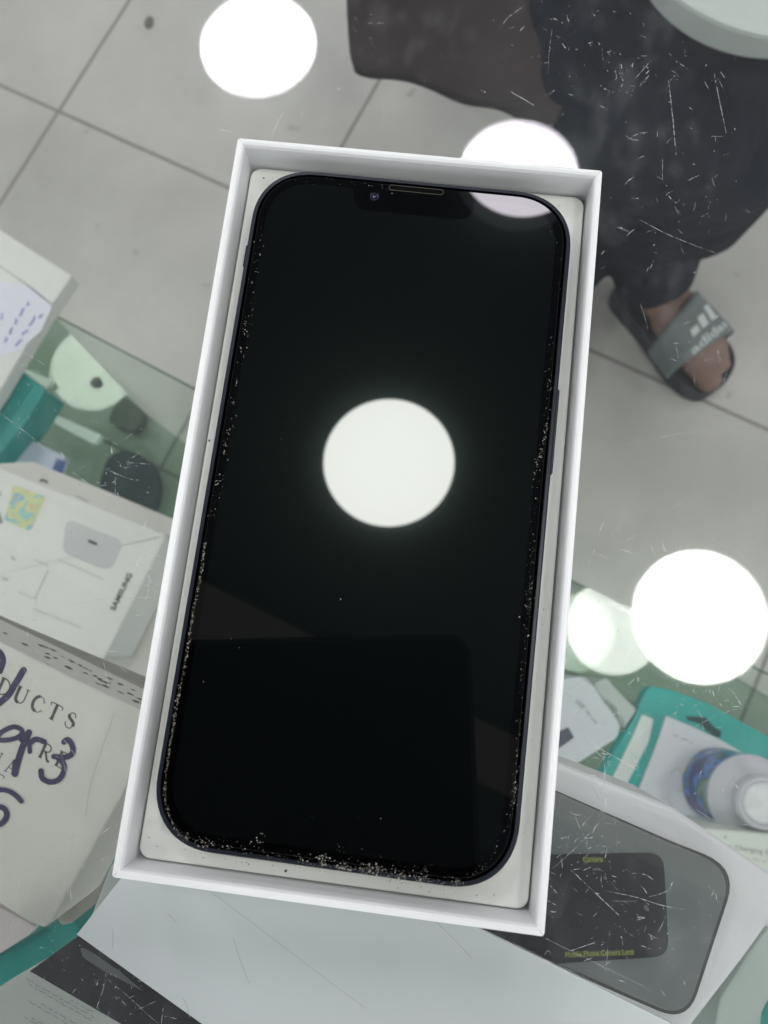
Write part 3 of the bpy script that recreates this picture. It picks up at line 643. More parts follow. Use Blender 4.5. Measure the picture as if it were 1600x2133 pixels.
holo = bpy.data.materials.new('hologram'); holo.use_nodes = True; nt = holo.node_tree; b = nt.nodes['Principled BSDF']; N = nt.nodes.new; L = nt.links.new
tc = N('ShaderNodeTexCoord'); n = N('ShaderNodeTexNoise'); n.inputs['Scale'].default_value = 75; n.inputs['Detail'].default_value = 5; n.inputs['Distortion'].default_value = 2.0; L(tc.outputs['Object'], n.inputs['Vector'])
cr_ = N('ShaderNodeValToRGB'); L(n.outputs[0], cr_.inputs[0]); el = cr_.color_ramp.elements
el[0].position = .3; el[0].color = (.42, .45, .66, 1); el[1].position = .7; el[1].color = (.78, .50, .36, 1)
for p_, c_ in ((.42, (.30, .62, .60, 1)), (.5, (.80, .70, .32, 1)), (.6, (.50, .70, .42, 1))):
    e = el.new(p_); e.color = c_
L(cr_.outputs[0], b.inputs['Base Color']); b.inputs['Roughness'].default_value = .35; b.inputs['Metallic'].default_value = .3
hs = prism('hologram_sticker', roundpoly([(28, 1010), (96, 1036), (62, 1106), (8, 1084)], 6, 3), -244.9, holo, b_, zt=Z1)
bm = bmesh.new()
ov = [(52 + 21 * math.cos(t * .4488) * .9 - 10 * math.sin(t * .4488) * .5, 1058 + 21 * math.cos(t * .4488) * .35 + 30 * math.sin(t * .4488)) for t in range(15)]
strip(bm, ov, 2.2, Z1 + .1); bm_obj('ring_print', bm, mat('holo_ring', (.62, .72, .40), .3, metal=.4), hs, recalc=False)

# big shipping box close under the glass
b_ = prism('shipping_box', [(290, 1478), (322, 1508), (253, 1662), (190, 1775), (112, 1917), (92, 1934), (60, 1922), (0, 1884), (-140, 1800), (-160, 1260), (0, 1337), (150, 1412)], -66, mat('carton_cream', (.64, .65, .60), .75, .2, noise=.07, nscale=26, bump=.2, bscale=420), zt=-34, bevel=1.0, seg=3)
tag(b_, 'cream shipping carton with printed PRODUCTS, violet marker writing and dark dents in its side', 'carton')
Z2 = -33.93
GL = {
 'U': [([(.14, 1), (.14, .35), (.22, .12), (.45, 0)], 1), ([(.45, 0), (.7, .08), (.82, .32), (.82, 1)], .35), ([(0, 1), (.32, 1)], .3), ([(.68, 1), (.98, 1)], .3)],
 'C': [([(.45, 1), (.2, .85), (.08, .5), (.2, .15), (.5, 0)], 1), ([(.45, 1), (.7, .98), (.86, .8), (.88, .68)], .35), ([(.5, 0), (.75, .04), (.92, .25)], .3)],
 'T': [([(.45, 1), (.45, 0)], 1), ([(0, .8), (.02, 1), (.88, 1), (.9, .8)], .35), ([(.25, 0), (.65, 0)], .3)],
 'S': [([(.2, .82), (.2, .66), (.5, .52), (.72, .38), (.72, .2)], 1), ([(.7, .75), (.6, .95), (.4, 1), (.2, .88), (.2, .75)], .35), ([(.72, .25), (.6, .03), (.35, 0), (.15, .1), (.08, .3)], .35)],
 'D': [([(.16, 1), (.16, 0)], 1), ([(0, 1), (.45, 1), (.78, .8), (.88, .5), (.78, .2), (.45, 0), (0, 0)], .45)],
 'O': [([(.45, 1), (.18, .85), (.08, .5), (.18, .15), (.45, 0)], .8), ([(.45, 1), (.75, .85), (.85, .5), (.75, .15), (.45, 0)], .8)],
 'R': [([(.16, 1), (.16, 0)], 1), ([(0, 1), (.5, 1), (.72, .85), (.7, .62), (.5, .52), (.2, .52)], .45), ([(.4, .52), (.75, .05), (.98, 0)], .8), ([(0, 0), (.34, 0)], .3)],
 'E': [([(.16, 1), (.16, 0)], 1), ([(0, 1), (.78, 1), (.8, .82)], .35), ([(.16, .52), (.6, .52)], .3), ([(0, 0), (.8, 0), (.84, .2)], .35)],
 'N': [([(.12, 1), (.82, 0)], 1), ([(.14, .95), (.14, 0)], .3), ([(.82, 0), (.82, 1)], .3), ([(0, 1), (.2, 1)], .3), ([(.68, 1), (.98, 1)], .3), ([(0, 0), (.28, 0)], .3)],
 'A': [([(.45, 1), (.82, 0)], 1), ([(.45, 1), (.12, 0)], .35), ([(.22, .35), (.66, .35)], .3), ([(0, 0), (.28, 0)], .3), ([(.66, 0), (1, 0)], .3)],
}
bm = bmesh.new(); zz = [Z2]
def serif(s, p0, hgt, adv, wd):
    u = Vector((.895, .446)); v = Vector((.40, -.916)); q = Vector(p0)
    for ch in s:
        if ch in GL:
            for pts, k in GL[ch]:
                P = [tuple(q + u * x * hgt * .82 + v * y * hgt) for x, y in pts]
                if len(P) > 2: P = smoothpts(P, 4)
                strip(bm, P, max(1.5, wd * k), zz[0]); zz[0] += .0008
        q = q + u * adv
serif('DUCTS', (-9, 1441), 33, 39, 6.5)
serif('OR', (-64, 1484), 33, 39, 6.5) if False else None
serif('RE', (79, 1576), 32, 38, 6); serif('NA', (-26, 1588), 30, 38, 6); serif('E', (-18, 1634), 27, 36, 5)
bm_obj('printed_text', bm, ink_soft if False else mat('print_dark_grey', (.09, .09, .085), .6, noise=.5, nscale=700), b_, recalc=False)
bm = bmesh.new(); zz = Z2 + .03
for pts, wd in (([(-12, 1350), (2, 1362), (6, 1378), (0, 1398)], 11), ([(49, 1396), (32, 1424), (17, 1448), (-4, 1466)], 12), ([(-8, 1536), (8, 1522), (30, 1514), (46, 1522), (40, 1534), (20, 1541), (-4, 1542)], 9),
                ([(60, 1526), (47, 1556), (36, 1590), (31, 1612)], 12), ([(40, 1536), (58, 1549), (74, 1540), (92, 1545)], 10), ([(50, 1530), (60, 1550), (62, 1566)], 8),
                ([(133, 1546), (141, 1541), (150, 1552), (151, 1568), (138, 1577), (112, 1576)], 10), ([(118, 1576), (131, 1590), (133, 1606), (122, 1624), (104, 1629), (88, 1621), (85, 1606)], 10),
                ([(-6, 1646), (12, 1646), (30, 1655), (44, 1669)], 9), ([(-6, 1680), (8, 1684), (14, 1698), (6, 1713), (-8, 1720)], 10)):
    strip(bm, smoothpts(pts, 6), wd * 1.16, zz, 1); zz += .03
bm_obj('marker_writing', bm, marker, b_, recalc=False)
bm = bmesh.new(); strip(bm, smoothpts([(238, 1485), (212, 1560), (190, 1630), (178, 1700)]), 1.2, Z2)
bm_obj('fold_line', bm, mat('fold_grey', (.5, .5, .46), .7), b_, recalc=False)
bm = bmesh.new()          # dark dents in the upper side wall of the cream carton
for k in range(46):
    e0, e1 = random.choice((((0, 1337), (150, 1412)), ((150, 1412), (290, 1478)), ((150, 1412), (290, 1478)), ((-160, 1260), (0, 1337))))
    A_, B_ = Vector(at(*e0, -34)), Vector(at(*e1, -34)); tg = (B_ - A_).normalized(); P = A_.lerp(B_, random.random()) + Vector((-tg.y, tg.x, 0)) * .12
    P.z = -34 - random.choice((9, 14, 21)) + random.gauss(0, 1); a_, c_ = random.uniform(.5, 1.3), random.uniform(.5, 1.5)
    bm.faces.new([bm.verts.new(V(P + tg * a_ * math.cos(q * 1.047) + Vector((0, 0, 1)) * c_ * math.sin(q * 1.047))) for q in range(6)])
tag(bm_obj('dent_marks', bm, mat('dent_dark', (.09, .085, .07), .8), b_, recalc=False), kind='stuff')
# worn second carton under it with dark perforation marks in its rim
b_ = prism('shipping_box', [(-150, 1237), (0, 1302), (180, 1378), (330, 1440), (345, 1520), (236, 1700), (150, 1925), (125, 1930), (60, 1800), (-150, 1700)], -87.5, mat('carton_grey', (.30, .30, .265), .75, .2, noise=.12, nscale=22, bump=.2, bscale=420), zt=-68, bevel=1.5, seg=3)
tag(b_, 'grey beige carton showing as a thin dark strip above the cream carton with writing', 'carton')
b_ = prism('teal_box', [(-160, 2060), (-60, 2010), (0, 1988), (80, 1940), (150, 1905), (176, 1944), (100, 2010), (0, 2062), (-160, 2140)], -393.9, teal, zt=-88, bevel=2, seg=3)
tag(b_, 'tall teal carton end showing below the cream carton at lower left', 'carton')
b_ = prism('pink_card', [(-120, 1840), (0, 1890), (75, 1930), (60, 1948), (0, 1986), (-120, 2030)], -87.8, mat('card_pinkish', (.55, .51, .52), .7), zt=-83, bevel=.5)
tag(b_, 'pinkish grey card between the cream carton and the teal carton end', 'card')
# glossy product card bottom left
b_ = prism('product_card', [(-80, 2112), (0, 2061), (100, 2003), (178, 1940), (232, 1800), (330, 1800), (620, 2260), (-80, 2300)], -26, mat('card_silver', (.44, .48, .46), .3, .5, noise=.04, nscale=12), zt=-18, bevel=.4)
tag(b_, 'silver grey product card with a black panel and tiny print in the lower left corner', 'card')
prism('black_panel', [(163, 1950), (62, 2023), (330, 2178), (420, 2240), (640, 2250), (245, 1912)], -17.95, mat('panel_black', (.022, .022, .028), .35, .5, noise=.4, nscale=30), b_, zt=-17.7)
bm = bmesh.new()
for p, q in (((196, 2120), (50, 2036)), ((190, 2126), (52, 2046)), ((193, 2108), (145, 2082)), ((140, 2133), (55, 2083)), ((158, 2133), (80, 2088)), ((75, 2134), (48, 2118)), ((120, 2150), (60, 2118))): scribble(bm, p, q, 2.4, int(abs(p[0] - q[0]) / 2.1), .9, -17.8)
bm_obj('printed_text', bm, mat('print_grey_small', (.10, .11, .11), .6), b_, recalc=False)
prism('clear_tab', roundpoly([(166, 1973), (180, 1976), (250, 2024), (300, 2066), (215, 2022), (172, 1994)], 8, 4), -17.65, mat('panel_sheen', (.13, .14, .15), .35, noise=.3, nscale=60), b_, zt=-17.55)

# ------------------------------------------------------------------ goods at the right
pack_white = mat('pack_white', (.66, .67, .70), .35, .5, noise=.05, nscale=20, bump=.3, bscale=35)
b_ = prism('white_box', [(1100, 1560), (1170, 1590), (1400, 1680), (1560, 1790), (1700, 1880), (1640, 1960), (1600, 1928), (1548, 2000), (1440, 2140), (1400, 2230), (1050, 2150), (960, 1900)], -60, pack_white, zt=-26, bevel=1.5, seg=3)
tag(b_, 'glossy pinkish white box holding the grey rounded camera film pack', 'box')
g_ = prism('film_pack', roundpoly([(1090, 1622), (1400, 1760), (1530, 1813), (1428, 2124), (1150, 2002), (1010, 1935)], [10, 0, 72, 62, 0, 10], 7), -25.9, mat('film_grey', (.135, .155, .155), .30, .5, noise=.12, nscale=9), b_, zt=-21, bevel=.3)
prism('pack_rim', roundpoly([(1086, 1616), (1401, 1754), (1538, 1808), (1432, 2132), (1148, 2009), (1004, 1938)], [10, 0, 74, 66, 0, 10], 7), -25.85, mat('rim_dark', (.05, .055, .05), .5), b_, zt=-24.5)
g2 = prism('black_panel', roundpoly([(1060, 1782), (1382, 1776), (1394, 1992), (1120, 2010), (990, 1960)], [0, 34, 34, 8, 0], 6), -20.95, mat('panel_black_b', (.020, .022, .028), .30, .5, noise=.35, nscale=26), b_, zt=-20.7)
lime = mat('print_lime', (.06, .075, .02), .6); lime2 = mat('print_lime_bright', (.22, .27, .06), .6)
Zt = -20.6
prism('title_strip', roundpoly([(1213, 1785), (1258, 1785), (1258, 1797), (1213, 1797)], 4, 3), -20.68, lime, b_, zt=Zt)
prism('title_strip', roundpoly([(1176, 1983), (1322, 1978), (1322, 1990), (1176, 1996)], 2, 3), -20.68, lime, b_, zt=Zt)
text_on('printed_text', 'Camera', (1215, 1795), (1256, 1795), 1.2, Zt + .05, lime2, b_, .012)
text_on('printed_text', 'Mobile Phone Camera Lens', (1178, 1993.5), (1320, 1988), 1.2, Zt + .05, lime2, b_, .012)
bm = bmesh.new(); strip(bm, [(1276, 1877), (1300, 1877.5), (1326, 1877)], 2.4, Zt); strip(bm, smoothpts([(1235, 1812), (1244, 1810), (1252, 1812)]), 4, Zt)
blob(bm, (1347, 1892), 4.5, Zt, 10, .1, 1.8, 1.0); blob(bm, (1261, 1829), 3.4, Zt, 8, .1, 1.4, .9)
bm_obj('lens_print', bm, mat('print_slate', (.10, .11, .12), .5), b_, recalc=False)
# beige lip of the box behind the phone box
b_ = prism('olive_sleeve', [(985, 1915), (1110, 1940), (1165, 2000), (1240, 2075), (1420, 2150), (1500, 2215), (1300, 2200), (1000, 2010)], -92, mat('sleeve_grey', (.36, .36, .31), .6, noise=.3, nscale=40), zt=-62, bevel=.8)
tag(b_, 'dull grey green sleeve just below the white box, beside the pale blue card', 'sleeve')

TZ = -330
b_ = prism('cable_pack', roundpoly([(1352, 1428), (1395, 1436), (1470, 1462), (1560, 1512), (1700, 1585), (1760, 1820), (1640, 1900), (1450, 1860), (1235, 1665), (1246, 1625), (1318, 1500)], [14, 4, 6, 0, 0, 0, 0, 0, 0, 0, 0], 4), TZ - 14, mat('pack_teal', (.012, .36, .32), .4, .5, noise=.12, nscale=50), zt=TZ, bevel=1.2)
tag(b_, 'teal hanging cable pack with a white front beside the water bottle', 'package')
prism('white_front', roundpoly([(1388, 1490), (1500, 1540), (1620, 1612), (1640, 1700), (1450, 1745), (1440, 1850), (1396, 1830), (1300, 1722), (1372, 1540)], 4, 3), TZ - .5, mat('front_white', (.62, .65, .68), .35, .5, noise=.08, nscale=22), b_, zt=TZ + 2.5, bevel=.8)
prism('side_flap', roundpoly([(1338, 1488), (1362, 1498), (1352, 1545), (1292, 1662), (1262, 1650), (1320, 1530)], 4, 3), TZ - .5, mat('flap_white', (.60, .66, .62), .45), b_, zt=TZ + 2, bevel=.5)
prism('hang_slot', roundpoly([(1428, 1492), (1445, 1492), (1470, 1494), (1488, 1515), (1504, 1524), (1500, 1538), (1480, 1530), (1458, 1508), (1432, 1500)], 5, 3), TZ + .05, mat('slot_dark', (.02, .07, .065), .7), b_, zt=TZ + .4)
bm = bmesh.new(); scribble(bm, (1402, 1530), (1445, 1548), 2, 18, 1.6, TZ + 2.7); bm_obj('printed_text', bm, ink_soft, b_, recalc=False); bm = bmesh.new(); scribble(bm, (1385, 1678), (1400, 1690), 3, 6, 4, TZ + 2.7)
bm_obj('printed_text', bm, ink_soft, b_, recalc=False)
bm = bmesh.new(); P = [(1370, 1672), (1392, 1660), (1404, 1688), (1382, 1704), (1370, 1672)]; strip(bm, P, 1.8, TZ + 2.65); strip(bm, smoothpts([(1395, 1700), (1410, 1712), (1428, 1730), (1438, 1742)]), 2, TZ + 2.65); strip(bm, smoothpts([(1398, 1610), (1415, 1602), (1428, 1640), (1412, 1648)]), 2, TZ + 2.65)
bm_obj('product_picture', bm, mat('picture_grey_b', (.38, .42, .42), .6), b_, recalc=False)
b_ = prism('charger_box', [(1466, 1726), (1540, 1732), (1700, 1748), (1720, 1900), (1600, 1880), (1465, 1785)], -300, mat('carton_pale_green', (.60, .66, .60), .6, noise=.05), zt=-262, bevel=1.0)
tag(b_, 'pale green white box printed Fast Charging at the right edge', 'carton')
text_on('printed_text', 'Fast Charging Ca', (1500, 1765), (1612, 1782), 2.4, -261.8, ink_soft, b_)
bm = bmesh.new(); scribble(bm, (1520, 1783), (1598, 1795), 3, 24, 1.3, -261.8); blob(bm, (1511, 1744), 2.4, -261.8, 8)
bm_obj('small_print', bm, ink_soft, b_, recalc=False)
b_ = prism('frosted_box', [(1560, 1985), (1640, 1880), (1780, 1960), (1700, 2240), (1470, 2230), (1500, 2080)], -110, mat('frosted_green', (.42, .50, .47), .5, noise=.08, nscale=15), zt=-84, bevel=1)
tag(b_, 'frosted grey green box in the lower right corner', 'box')
prism('teal_stripe', [(1606, 2075), (1640, 2090), (1640, 2200), (1580, 2200), (1588, 2110)], -83.95, teal, b_, zt=-83.7)

b_ = prism('usb_packet', roundpoly([(1130, 1420), (1212, 1408), (1236, 1428), (1294, 1510), (1286, 1538), (1170, 1612), (1080, 1600)], [0, 8, 10, 10, 8, 0, 0], 4), -300, mat('packet_grey', (.50, .55, .57), .35, .5, noise=.08, nscale=18), zt=-262, bevel=1.2)
tag(b_, 'pale grey packet printed USB between the phone box and the teal pack', 'packet')
text_on('printed_text', 'USB', (1198, 1461), (1212, 1478), 2.6, -261.8, ink_soft, b_)
bm = bmesh.new(); scribble(bm, (1222, 1482), (1246, 1512), 3, 16, 1.8, -261.8); bm_obj('small_print', bm, ink_soft, b_, recalc=False)
prism('dark_window', [(1150, 1530), (1184, 1515), (1196, 1536), (1172, 1554), (1150, 1566)], -261.95, mat('window_navy', (.03, .04, .07), .4), b_, zt=-261.6)
b_ = prism('curved_clip', roundpoly([(1236, 1426), (1262, 1410), (1300, 1452), (1328, 1478), (1300, 1520), (1292, 1500), (1284, 1474), (1250, 1450)], 8, 4), -393.9, mat('clip_pale', (.40, .47, .43), .5), zt=-330, bevel=1.5)
tag(b_, 'pale grey green blister pack standing behind the USB packet', 'package')

# short jar with a colourful wrap standing on the teal pack, seen from above
bc = at(1500, 1636, -325)
bt = bpy.data.objects.new('jar', None); COL.objects.link(bt); bt.location = V((bc[0], bc[1], -327.2)); bt.scale = (.9, .9, 1)
tag(bt, 'short round jar with a blue and green wrap and frosted lid, on the teal pack', 'jar')
rg = lambda r, z, n=48: [(r * math.cos(2 * math.pi * k / n), r * math.sin(2 * math.pi * k / n), z) for k in range(n)]
lm = bpy.data.materials.new('jar_wrap'); lm.use_nodes = True; nt = lm.node_tree; b = nt.nodes['Principled BSDF']; N = nt.nodes.new; L = nt.links.new
tc = N('ShaderNodeTexCoord'); n = N('ShaderNodeTexNoise'); n.inputs['Scale'].default_value = 42; n.inputs['Detail'].default_value = 4; n.inputs['Distortion'].default_value = .8; L(tc.outputs['Object'], n.inputs['Vector'])
cr_ = N('ShaderNodeValToRGB'); cr_.color_ramp.interpolation = 'EASE'; L(n.outputs[0], cr_.inputs[0]); el = cr_.color_ramp.elements
el[0].position = .36; el[0].color = (.012, .02, .09, 1); el[1].position = .68; el[1].color = (.33, .40, .42, 1)
for p_, c_ in ((.44, (.02, .035, .17, 1)), (.50, (.04, .20, .55, 1)), (.54, (.03, .06, .22, 1)), (.58, (.13, .24, .04, 1)), (.62, (.20, .26, .34, 1))):
    e = el.new(p_); e.color = c_
L(cr_.outputs[0], b.inputs['Base Color']); b.inputs['Roughness'].default_value = .3
bm = bmesh.new(); loft(bm, [rg(23.10, 0), rg(25.41, 2), rg(25.72, 40), rg(26.03, 43)], cap1=True)
bm_obj('jar_wrap', bm, lm, bt, smooth=False)
frost = mat('lid_frosted', (.52, .53, .57), .3, .5, noise=.08, nscale=40)
bm = bmesh.new(); loft(bm, [rg(26.03, 42.8), rg(26.64, 43.6), rg(26.33, 45.5), rg(23.87, 48), rg(19.25, 52), rg(16.94, 55), rg(16.17, 60), rg(15.02, 62), rg(13.47, 62), rg(12.32, 60.2), rg(6.16, 59.4), rg(2.31, 59.2)])
ld = bm_obj('jar_lid', bm, frost, bt, smooth=False)
bm = bmesh.new(); loft(bm, [rg(12.17, 60.4), rg(10.78, 61.2), rg(3.85, 61.4), rg(0.77, 61.2)])
bm_obj('lid_disc', bm, mat('lid_disc_white', (.66, .70, .71), .35, .5, noise=.12, nscale=120, bump=.6, bscale=200), ld)

# ------------------------------------------------------------------ things on the floor / lower pane
b_ = prism('fabric_bag', roundpoly([(225, 950), (262, 935), (312, 958), (330, 1000), (320, 1060), (230, 1080), (205, 1010)], 20, 5), -799.5, mat('bag_navy', (.10, .115, .15), .9, noise=.3, nscale=12), zt=-775)
tag(b_, 'dark navy cloth bag on the floor behind the stacked adapter boxes', 'bag')
b_ = prism('dark_case', roundpoly([(256, 822), (300, 856), (294, 884), (276, 900), (225, 880), (235, 850)], 12, 5), -799.5, mat('case_dark', (.17, .17, .155), .6), zt=-780)
tag(b_, 'small dark grey case on the floor beside the corner of the lower glass pane', 'case')
for pts, lab in (([(100, 862), (112, 862), (212, 906), (202, 922), (190, 922), (112, 880)], 'longer pale strip put in as a lamp reflection in the lower glass pane, under the green disc'), ([(42, 766), (60, 770), (110, 792), (104, 804), (92, 804), (48, 782)], 'shorter pale strip put in as a lamp reflection, left of the green disc')):
    b_ = prism('reflection_strip', roundpoly(pts, 4, 3), -699.9, mat('strip_pale', (.55, .66, .58), .5), zt=-690, bevel=1.5)
    tag(b_, lab, 'strip', 'pale strips standing in for lamp reflections')  # pale solids shaped and coloured as lamp reflections in the glass
bm = bmesh.new(); P = at(311, 48, ZF)
b_ = bpy.data.objects.new('dirt_crumb', None); bpy.data.objects.remove(b_)
loft(bm, [[(P[0] + r * math.cos(k * .628) * .8, P[1] + r * math.sin(k * .628) * 1.3, ZF + z) for k in range(10)] for r, z in ((8, .2), (8.5, 2), (5, 5), (1.5, 6))])
tag(bm_obj('floor_crumb', bm, mat('crumb', (.16, .15, .14), .8), smooth=True), 'small dark crumb on the tile at the top left', 'crumb')

kp = at(202, 798, -700)  # dark spot in the lamp's reflection, built as a disc on the pane
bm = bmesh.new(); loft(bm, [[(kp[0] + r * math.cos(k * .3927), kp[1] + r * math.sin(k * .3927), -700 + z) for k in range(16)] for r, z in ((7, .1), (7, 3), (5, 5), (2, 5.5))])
tag(bm_obj('lamp_spot', bm, mat('spot_dark', (.09, .10, .09), .6)), 'dark centre of the reflected lamp, put in as a small disc on the lower glass pane', 'reflection spot')

# round pale basin on the lap of the seated person (top right)
tc_ = at(1648, -235, -212); tb = bpy.data.objects.new('plastic_basin', None); COL.objects.link(tb); tb.location = V((tc_[0], tc_[1], -253))
tag(tb, 'round pale grey green plastic basin whose rim arcs across the top right corner', 'basin')
tubm = mat('tub_plastic', (.55, .60, .575), .45, .5, noise=.06, nscale=8)
R0 = 103
bm = bmesh.new(); loft(bm, [rg(R0 * .8, 0, 80), rg(R0 * .82, 2, 80), rg(R0 * .95, 34, 80), rg(R0, 36, 80), rg(R0, 39, 80), rg(R0 - 3, 41, 80), rg(R0 * .74, 39, 80), rg(R0 * .72, 38, 80), rg(R0 * .66, 10, 80)])
bm_obj('basin_wall', bm, tubm, tb, smooth=False)
bm = bmesh.new(); loft(bm, [rg(R0 * .745, 39.4, 80), rg(R0 * .735, 40.6, 80), rg(R0 * .715, 40.6, 80), rg(R0 * .705, 38.6, 80)], closed=True)
bm_obj('rim_groove', bm, mat('groove_dark', (.07, .085, .08), .6), tb)

# ------------------------------------------------------------------ seated person beyond the counter
def skin_obj(name, chains, mat_, parent=None, voxel=6.0, extra=None, sub=2):
    """chains of (x, y, z, r) tapered tubes blended into one continuous surface by a voxel remesh"""
    bm = bmesh.new()
    for ch in chains:
        P = []
        for i in range(len(ch) - 1):
            a, b = ch[i], ch[i + 1]; d = math.dist(a[:3], b[:3]); n = max(2, int(d / (min(a[3], b[3]) * .45)))
            for k in range(n): t = k / n; P.append([a[j] + (b[j] - a[j]) * t for j in range(4)])
        P.append(list(ch[-1]))
        for x, y, z, r in P:
            bmesh.ops.create_icosphere(bm, subdivisions=sub, radius=r * S, matrix=Matrix.Translation(V((x, y, z))))
    if extra: extra(bm)
    me = bpy.data.meshes.new(name); bm.to_mesh(me); bm.free()
    o = bpy.data.objects.new(name, me); COL.objects.link(o)
    md = o.modifiers.new('r', 'REMESH'); md.mode = 'VOXEL'; md.voxel_size = voxel * S
    sm = o.modifiers.new('s', 'SMOOTH'); sm.factor = .5; sm.iterations = 6
    dg = bpy.context.evaluated_depsgraph_get(); dg.update()
    me2 = bpy.data.meshes.new_from_object(o.evaluated_get(dg)); bpy.data.objects.remove(o); me2.name = name
    return link(name, me2, mat_, parent, smooth=True)

heel = Vector(at(1304, 586, ZF + 25)); toe = Vector(at(1511, 797, ZF + 25))
fd = (toe - heel).normalized(); fn = Vector((-fd.y, fd.x, 0)); FL = (toe - heel).length
def fp(u, v, z): p = heel + fd * u * FL + fn * v; return (p.x, p.y, ZF + z)      # u along the foot, v to its left (+), mm
ank = fp(.16, 0, 95)
knee = at(1392, 262, -335); hip = (200, 800, -330)
heel2 = Vector(at(1180, 560, ZF + 25)); fd2 = Vector((-.25, -.97, 0)); fn2 = Vector((-fd2.y, fd2.x, 0))
def fp2(u, v, z): p = heel2 + fd2 * u * FL + fn2 * v; return (p.x, p.y, ZF + z)
ank2 = fp2(.16, 0, 95); knee2 = at(1268, 175, -345); hip2 = (60, 830, -330)
skin = mat('skin_brown', (.22, .13, .10), .5, .4, noise=.25, nscale=40, sss=.1)
def foot(f):
    c = [[(*f(.06, 0, 52), 27), (*f(.2, 0, 60), 30), (*f(.4, 2, 58), 30), (*f(.62, 2, 48), 27), (*f(.75, 4, 42), 22)],
         [(*f(.4, 14, 42), 16), (*f(.72, 19, 38), 15)], [(*f(.4, -13, 42), 16), (*f(.7, -17, 38), 16)]]
    for v, u1, r in ((-20, .94, 17), (7, .92, 11.5), (18, .87, 9), (27, .82, 8), (33, .77, 7.4)):
        c.append([(*f(.70, v * .9, 40), r + 1), (*f(u1 - .08, v, 40), r * .92), (*f(u1 - .03, v, 37), r), ])
    return c
chains = foot(fp) + foot(fp2)
chains += [[(*fp(.16, 0, 70), 30), (*ank, 33), (*(Vector(ank).lerp(Vector(knee), .6)), 48), (*knee, 52), (*hip, 72), (130, 820, -290, 105)],
           [(*fp2(.16, 0, 70), 30), (*ank2, 33), (*(Vector(ank2).lerp(Vector(knee2), .6)), 46), (*knee2, 50), (*hip2, 72), (130, 820, -290, 105)],
           [(130, 820, -290, 110), (130, 840, -120, 105), (130, 850, 60, 110), (130, 855, 130, 80), (130, 850, 210, 48), (130, 835, 300, 72), (130, 835, 345, 74)],
           [(130, 855, 120, 70), (-30, 850, 105, 50), (-70, 800, -100, 40), (-20, 640, -235, 30), (40, 590, -245, 26)],
           [(130, 855, 120, 70), (290, 850, 105, 50), (335, 800, -100, 40), (300, 640, -225, 30), (240, 590, -240, 26)]]
for sgn, bx, by, bz in ((1, 45, 585, -245), (-1, 235, 585, -240)):
    for k, (dx, dy) in enumerate(((-22, -50), (-8, -62), (7, -64), (20, -56))):
        chains.append([(bx + dx * .6, by - 15, bz, 10), (bx + dx * .9, by + dy * .6, bz + 2, 9), (bx + dx, by + dy, bz - 8, 8)])
    chains.append([(bx + sgn * 20, by, bz, 11), (bx + sgn * 40, by - 22, bz - 2, 9), (bx + sgn * 42, by - 40, bz - 6, 8)])
chains += [[(130, 765, 320, 10), (130, 757, 306, 11)], [(60, 840, 320, 10), (60, 842, 306, 9)], [(200, 840, 320, 10), (200, 842, 306, 9)]]
person = skin_obj('person', chains, skin, voxel=3.4)
tag(person, 'seated person beyond the glass in dark navy trousers, one foot in a grey slide sandal', 'person')
navy = mat('trouser_navy', (.018, .021, .030), .95, .1, noise=.35, nscale=14, bump=1, bscale=16); navy.node_tree.nodes['Bump'].inputs['Distance'].default_value = .02
K = Vector(knee); A = Vector(ank)
cuff = at(1362, 558, -722)
skin_obj('trousers', [
    [(*(Vector(ank).lerp(K, .16)), 46), (*cuff, 54), (*(Vector(cuff).lerp(K, .35)), 54), (*(Vector(cuff).lerp(K, .75)), 66), (knee[0], knee[1], knee[2], 72), (*(K.lerp(Vector(hip), .3)), 80), (*hip, 92), (130, 825, -300, 120), (130, 840, -200, 112)],
    [(*at(1196, 545, -715), 44), (*(Vector(at(1196, 545, -715)).lerp(Vector(knee2), .5)), 52), (*knee2, 64), (*(Vector(knee2).lerp(Vector(hip2), .35)), 78), (*hip2, 92), (130, 825, -300, 120)],
    [(*at(1300, 330, -360), 40), (*at(1240, 300, -420), 36), (*at(1450, 330, -350), 48)], [(*at(1500, 120, -330), 58), (*at(1540, 320, -350), 48), (*at(1460, 430, -480), 50)]],
    navy, person, voxel=6)
skin_obj('shirt', [[(130, 822, -240, 122), (130, 840, -120, 122), (130, 850, 60, 124), (130, 855, 130, 92), (130, 852, 170, 62)],
    [(130, 855, 115, 84), (-30, 850, 100, 64), (-70, 802, -95, 54), (-40, 710, -180, 46)], [(130, 855, 115, 84), (290, 850, 100, 64), (335, 802, -95, 54), (315, 710, -175, 46)]], mat('shirt_brown', (.045, .035, .034), .9, noise=.3, nscale=12), person, voxel=7)
skin_obj('hair', [[(130, 848, 362, 72), (130, 862, 330, 68), (130, 868, 290, 56)], [(130, 815, 385, 50), (130, 850, 390, 56)]], mat('hair_black', (.012, .011, .01), .7), person, voxel=6)

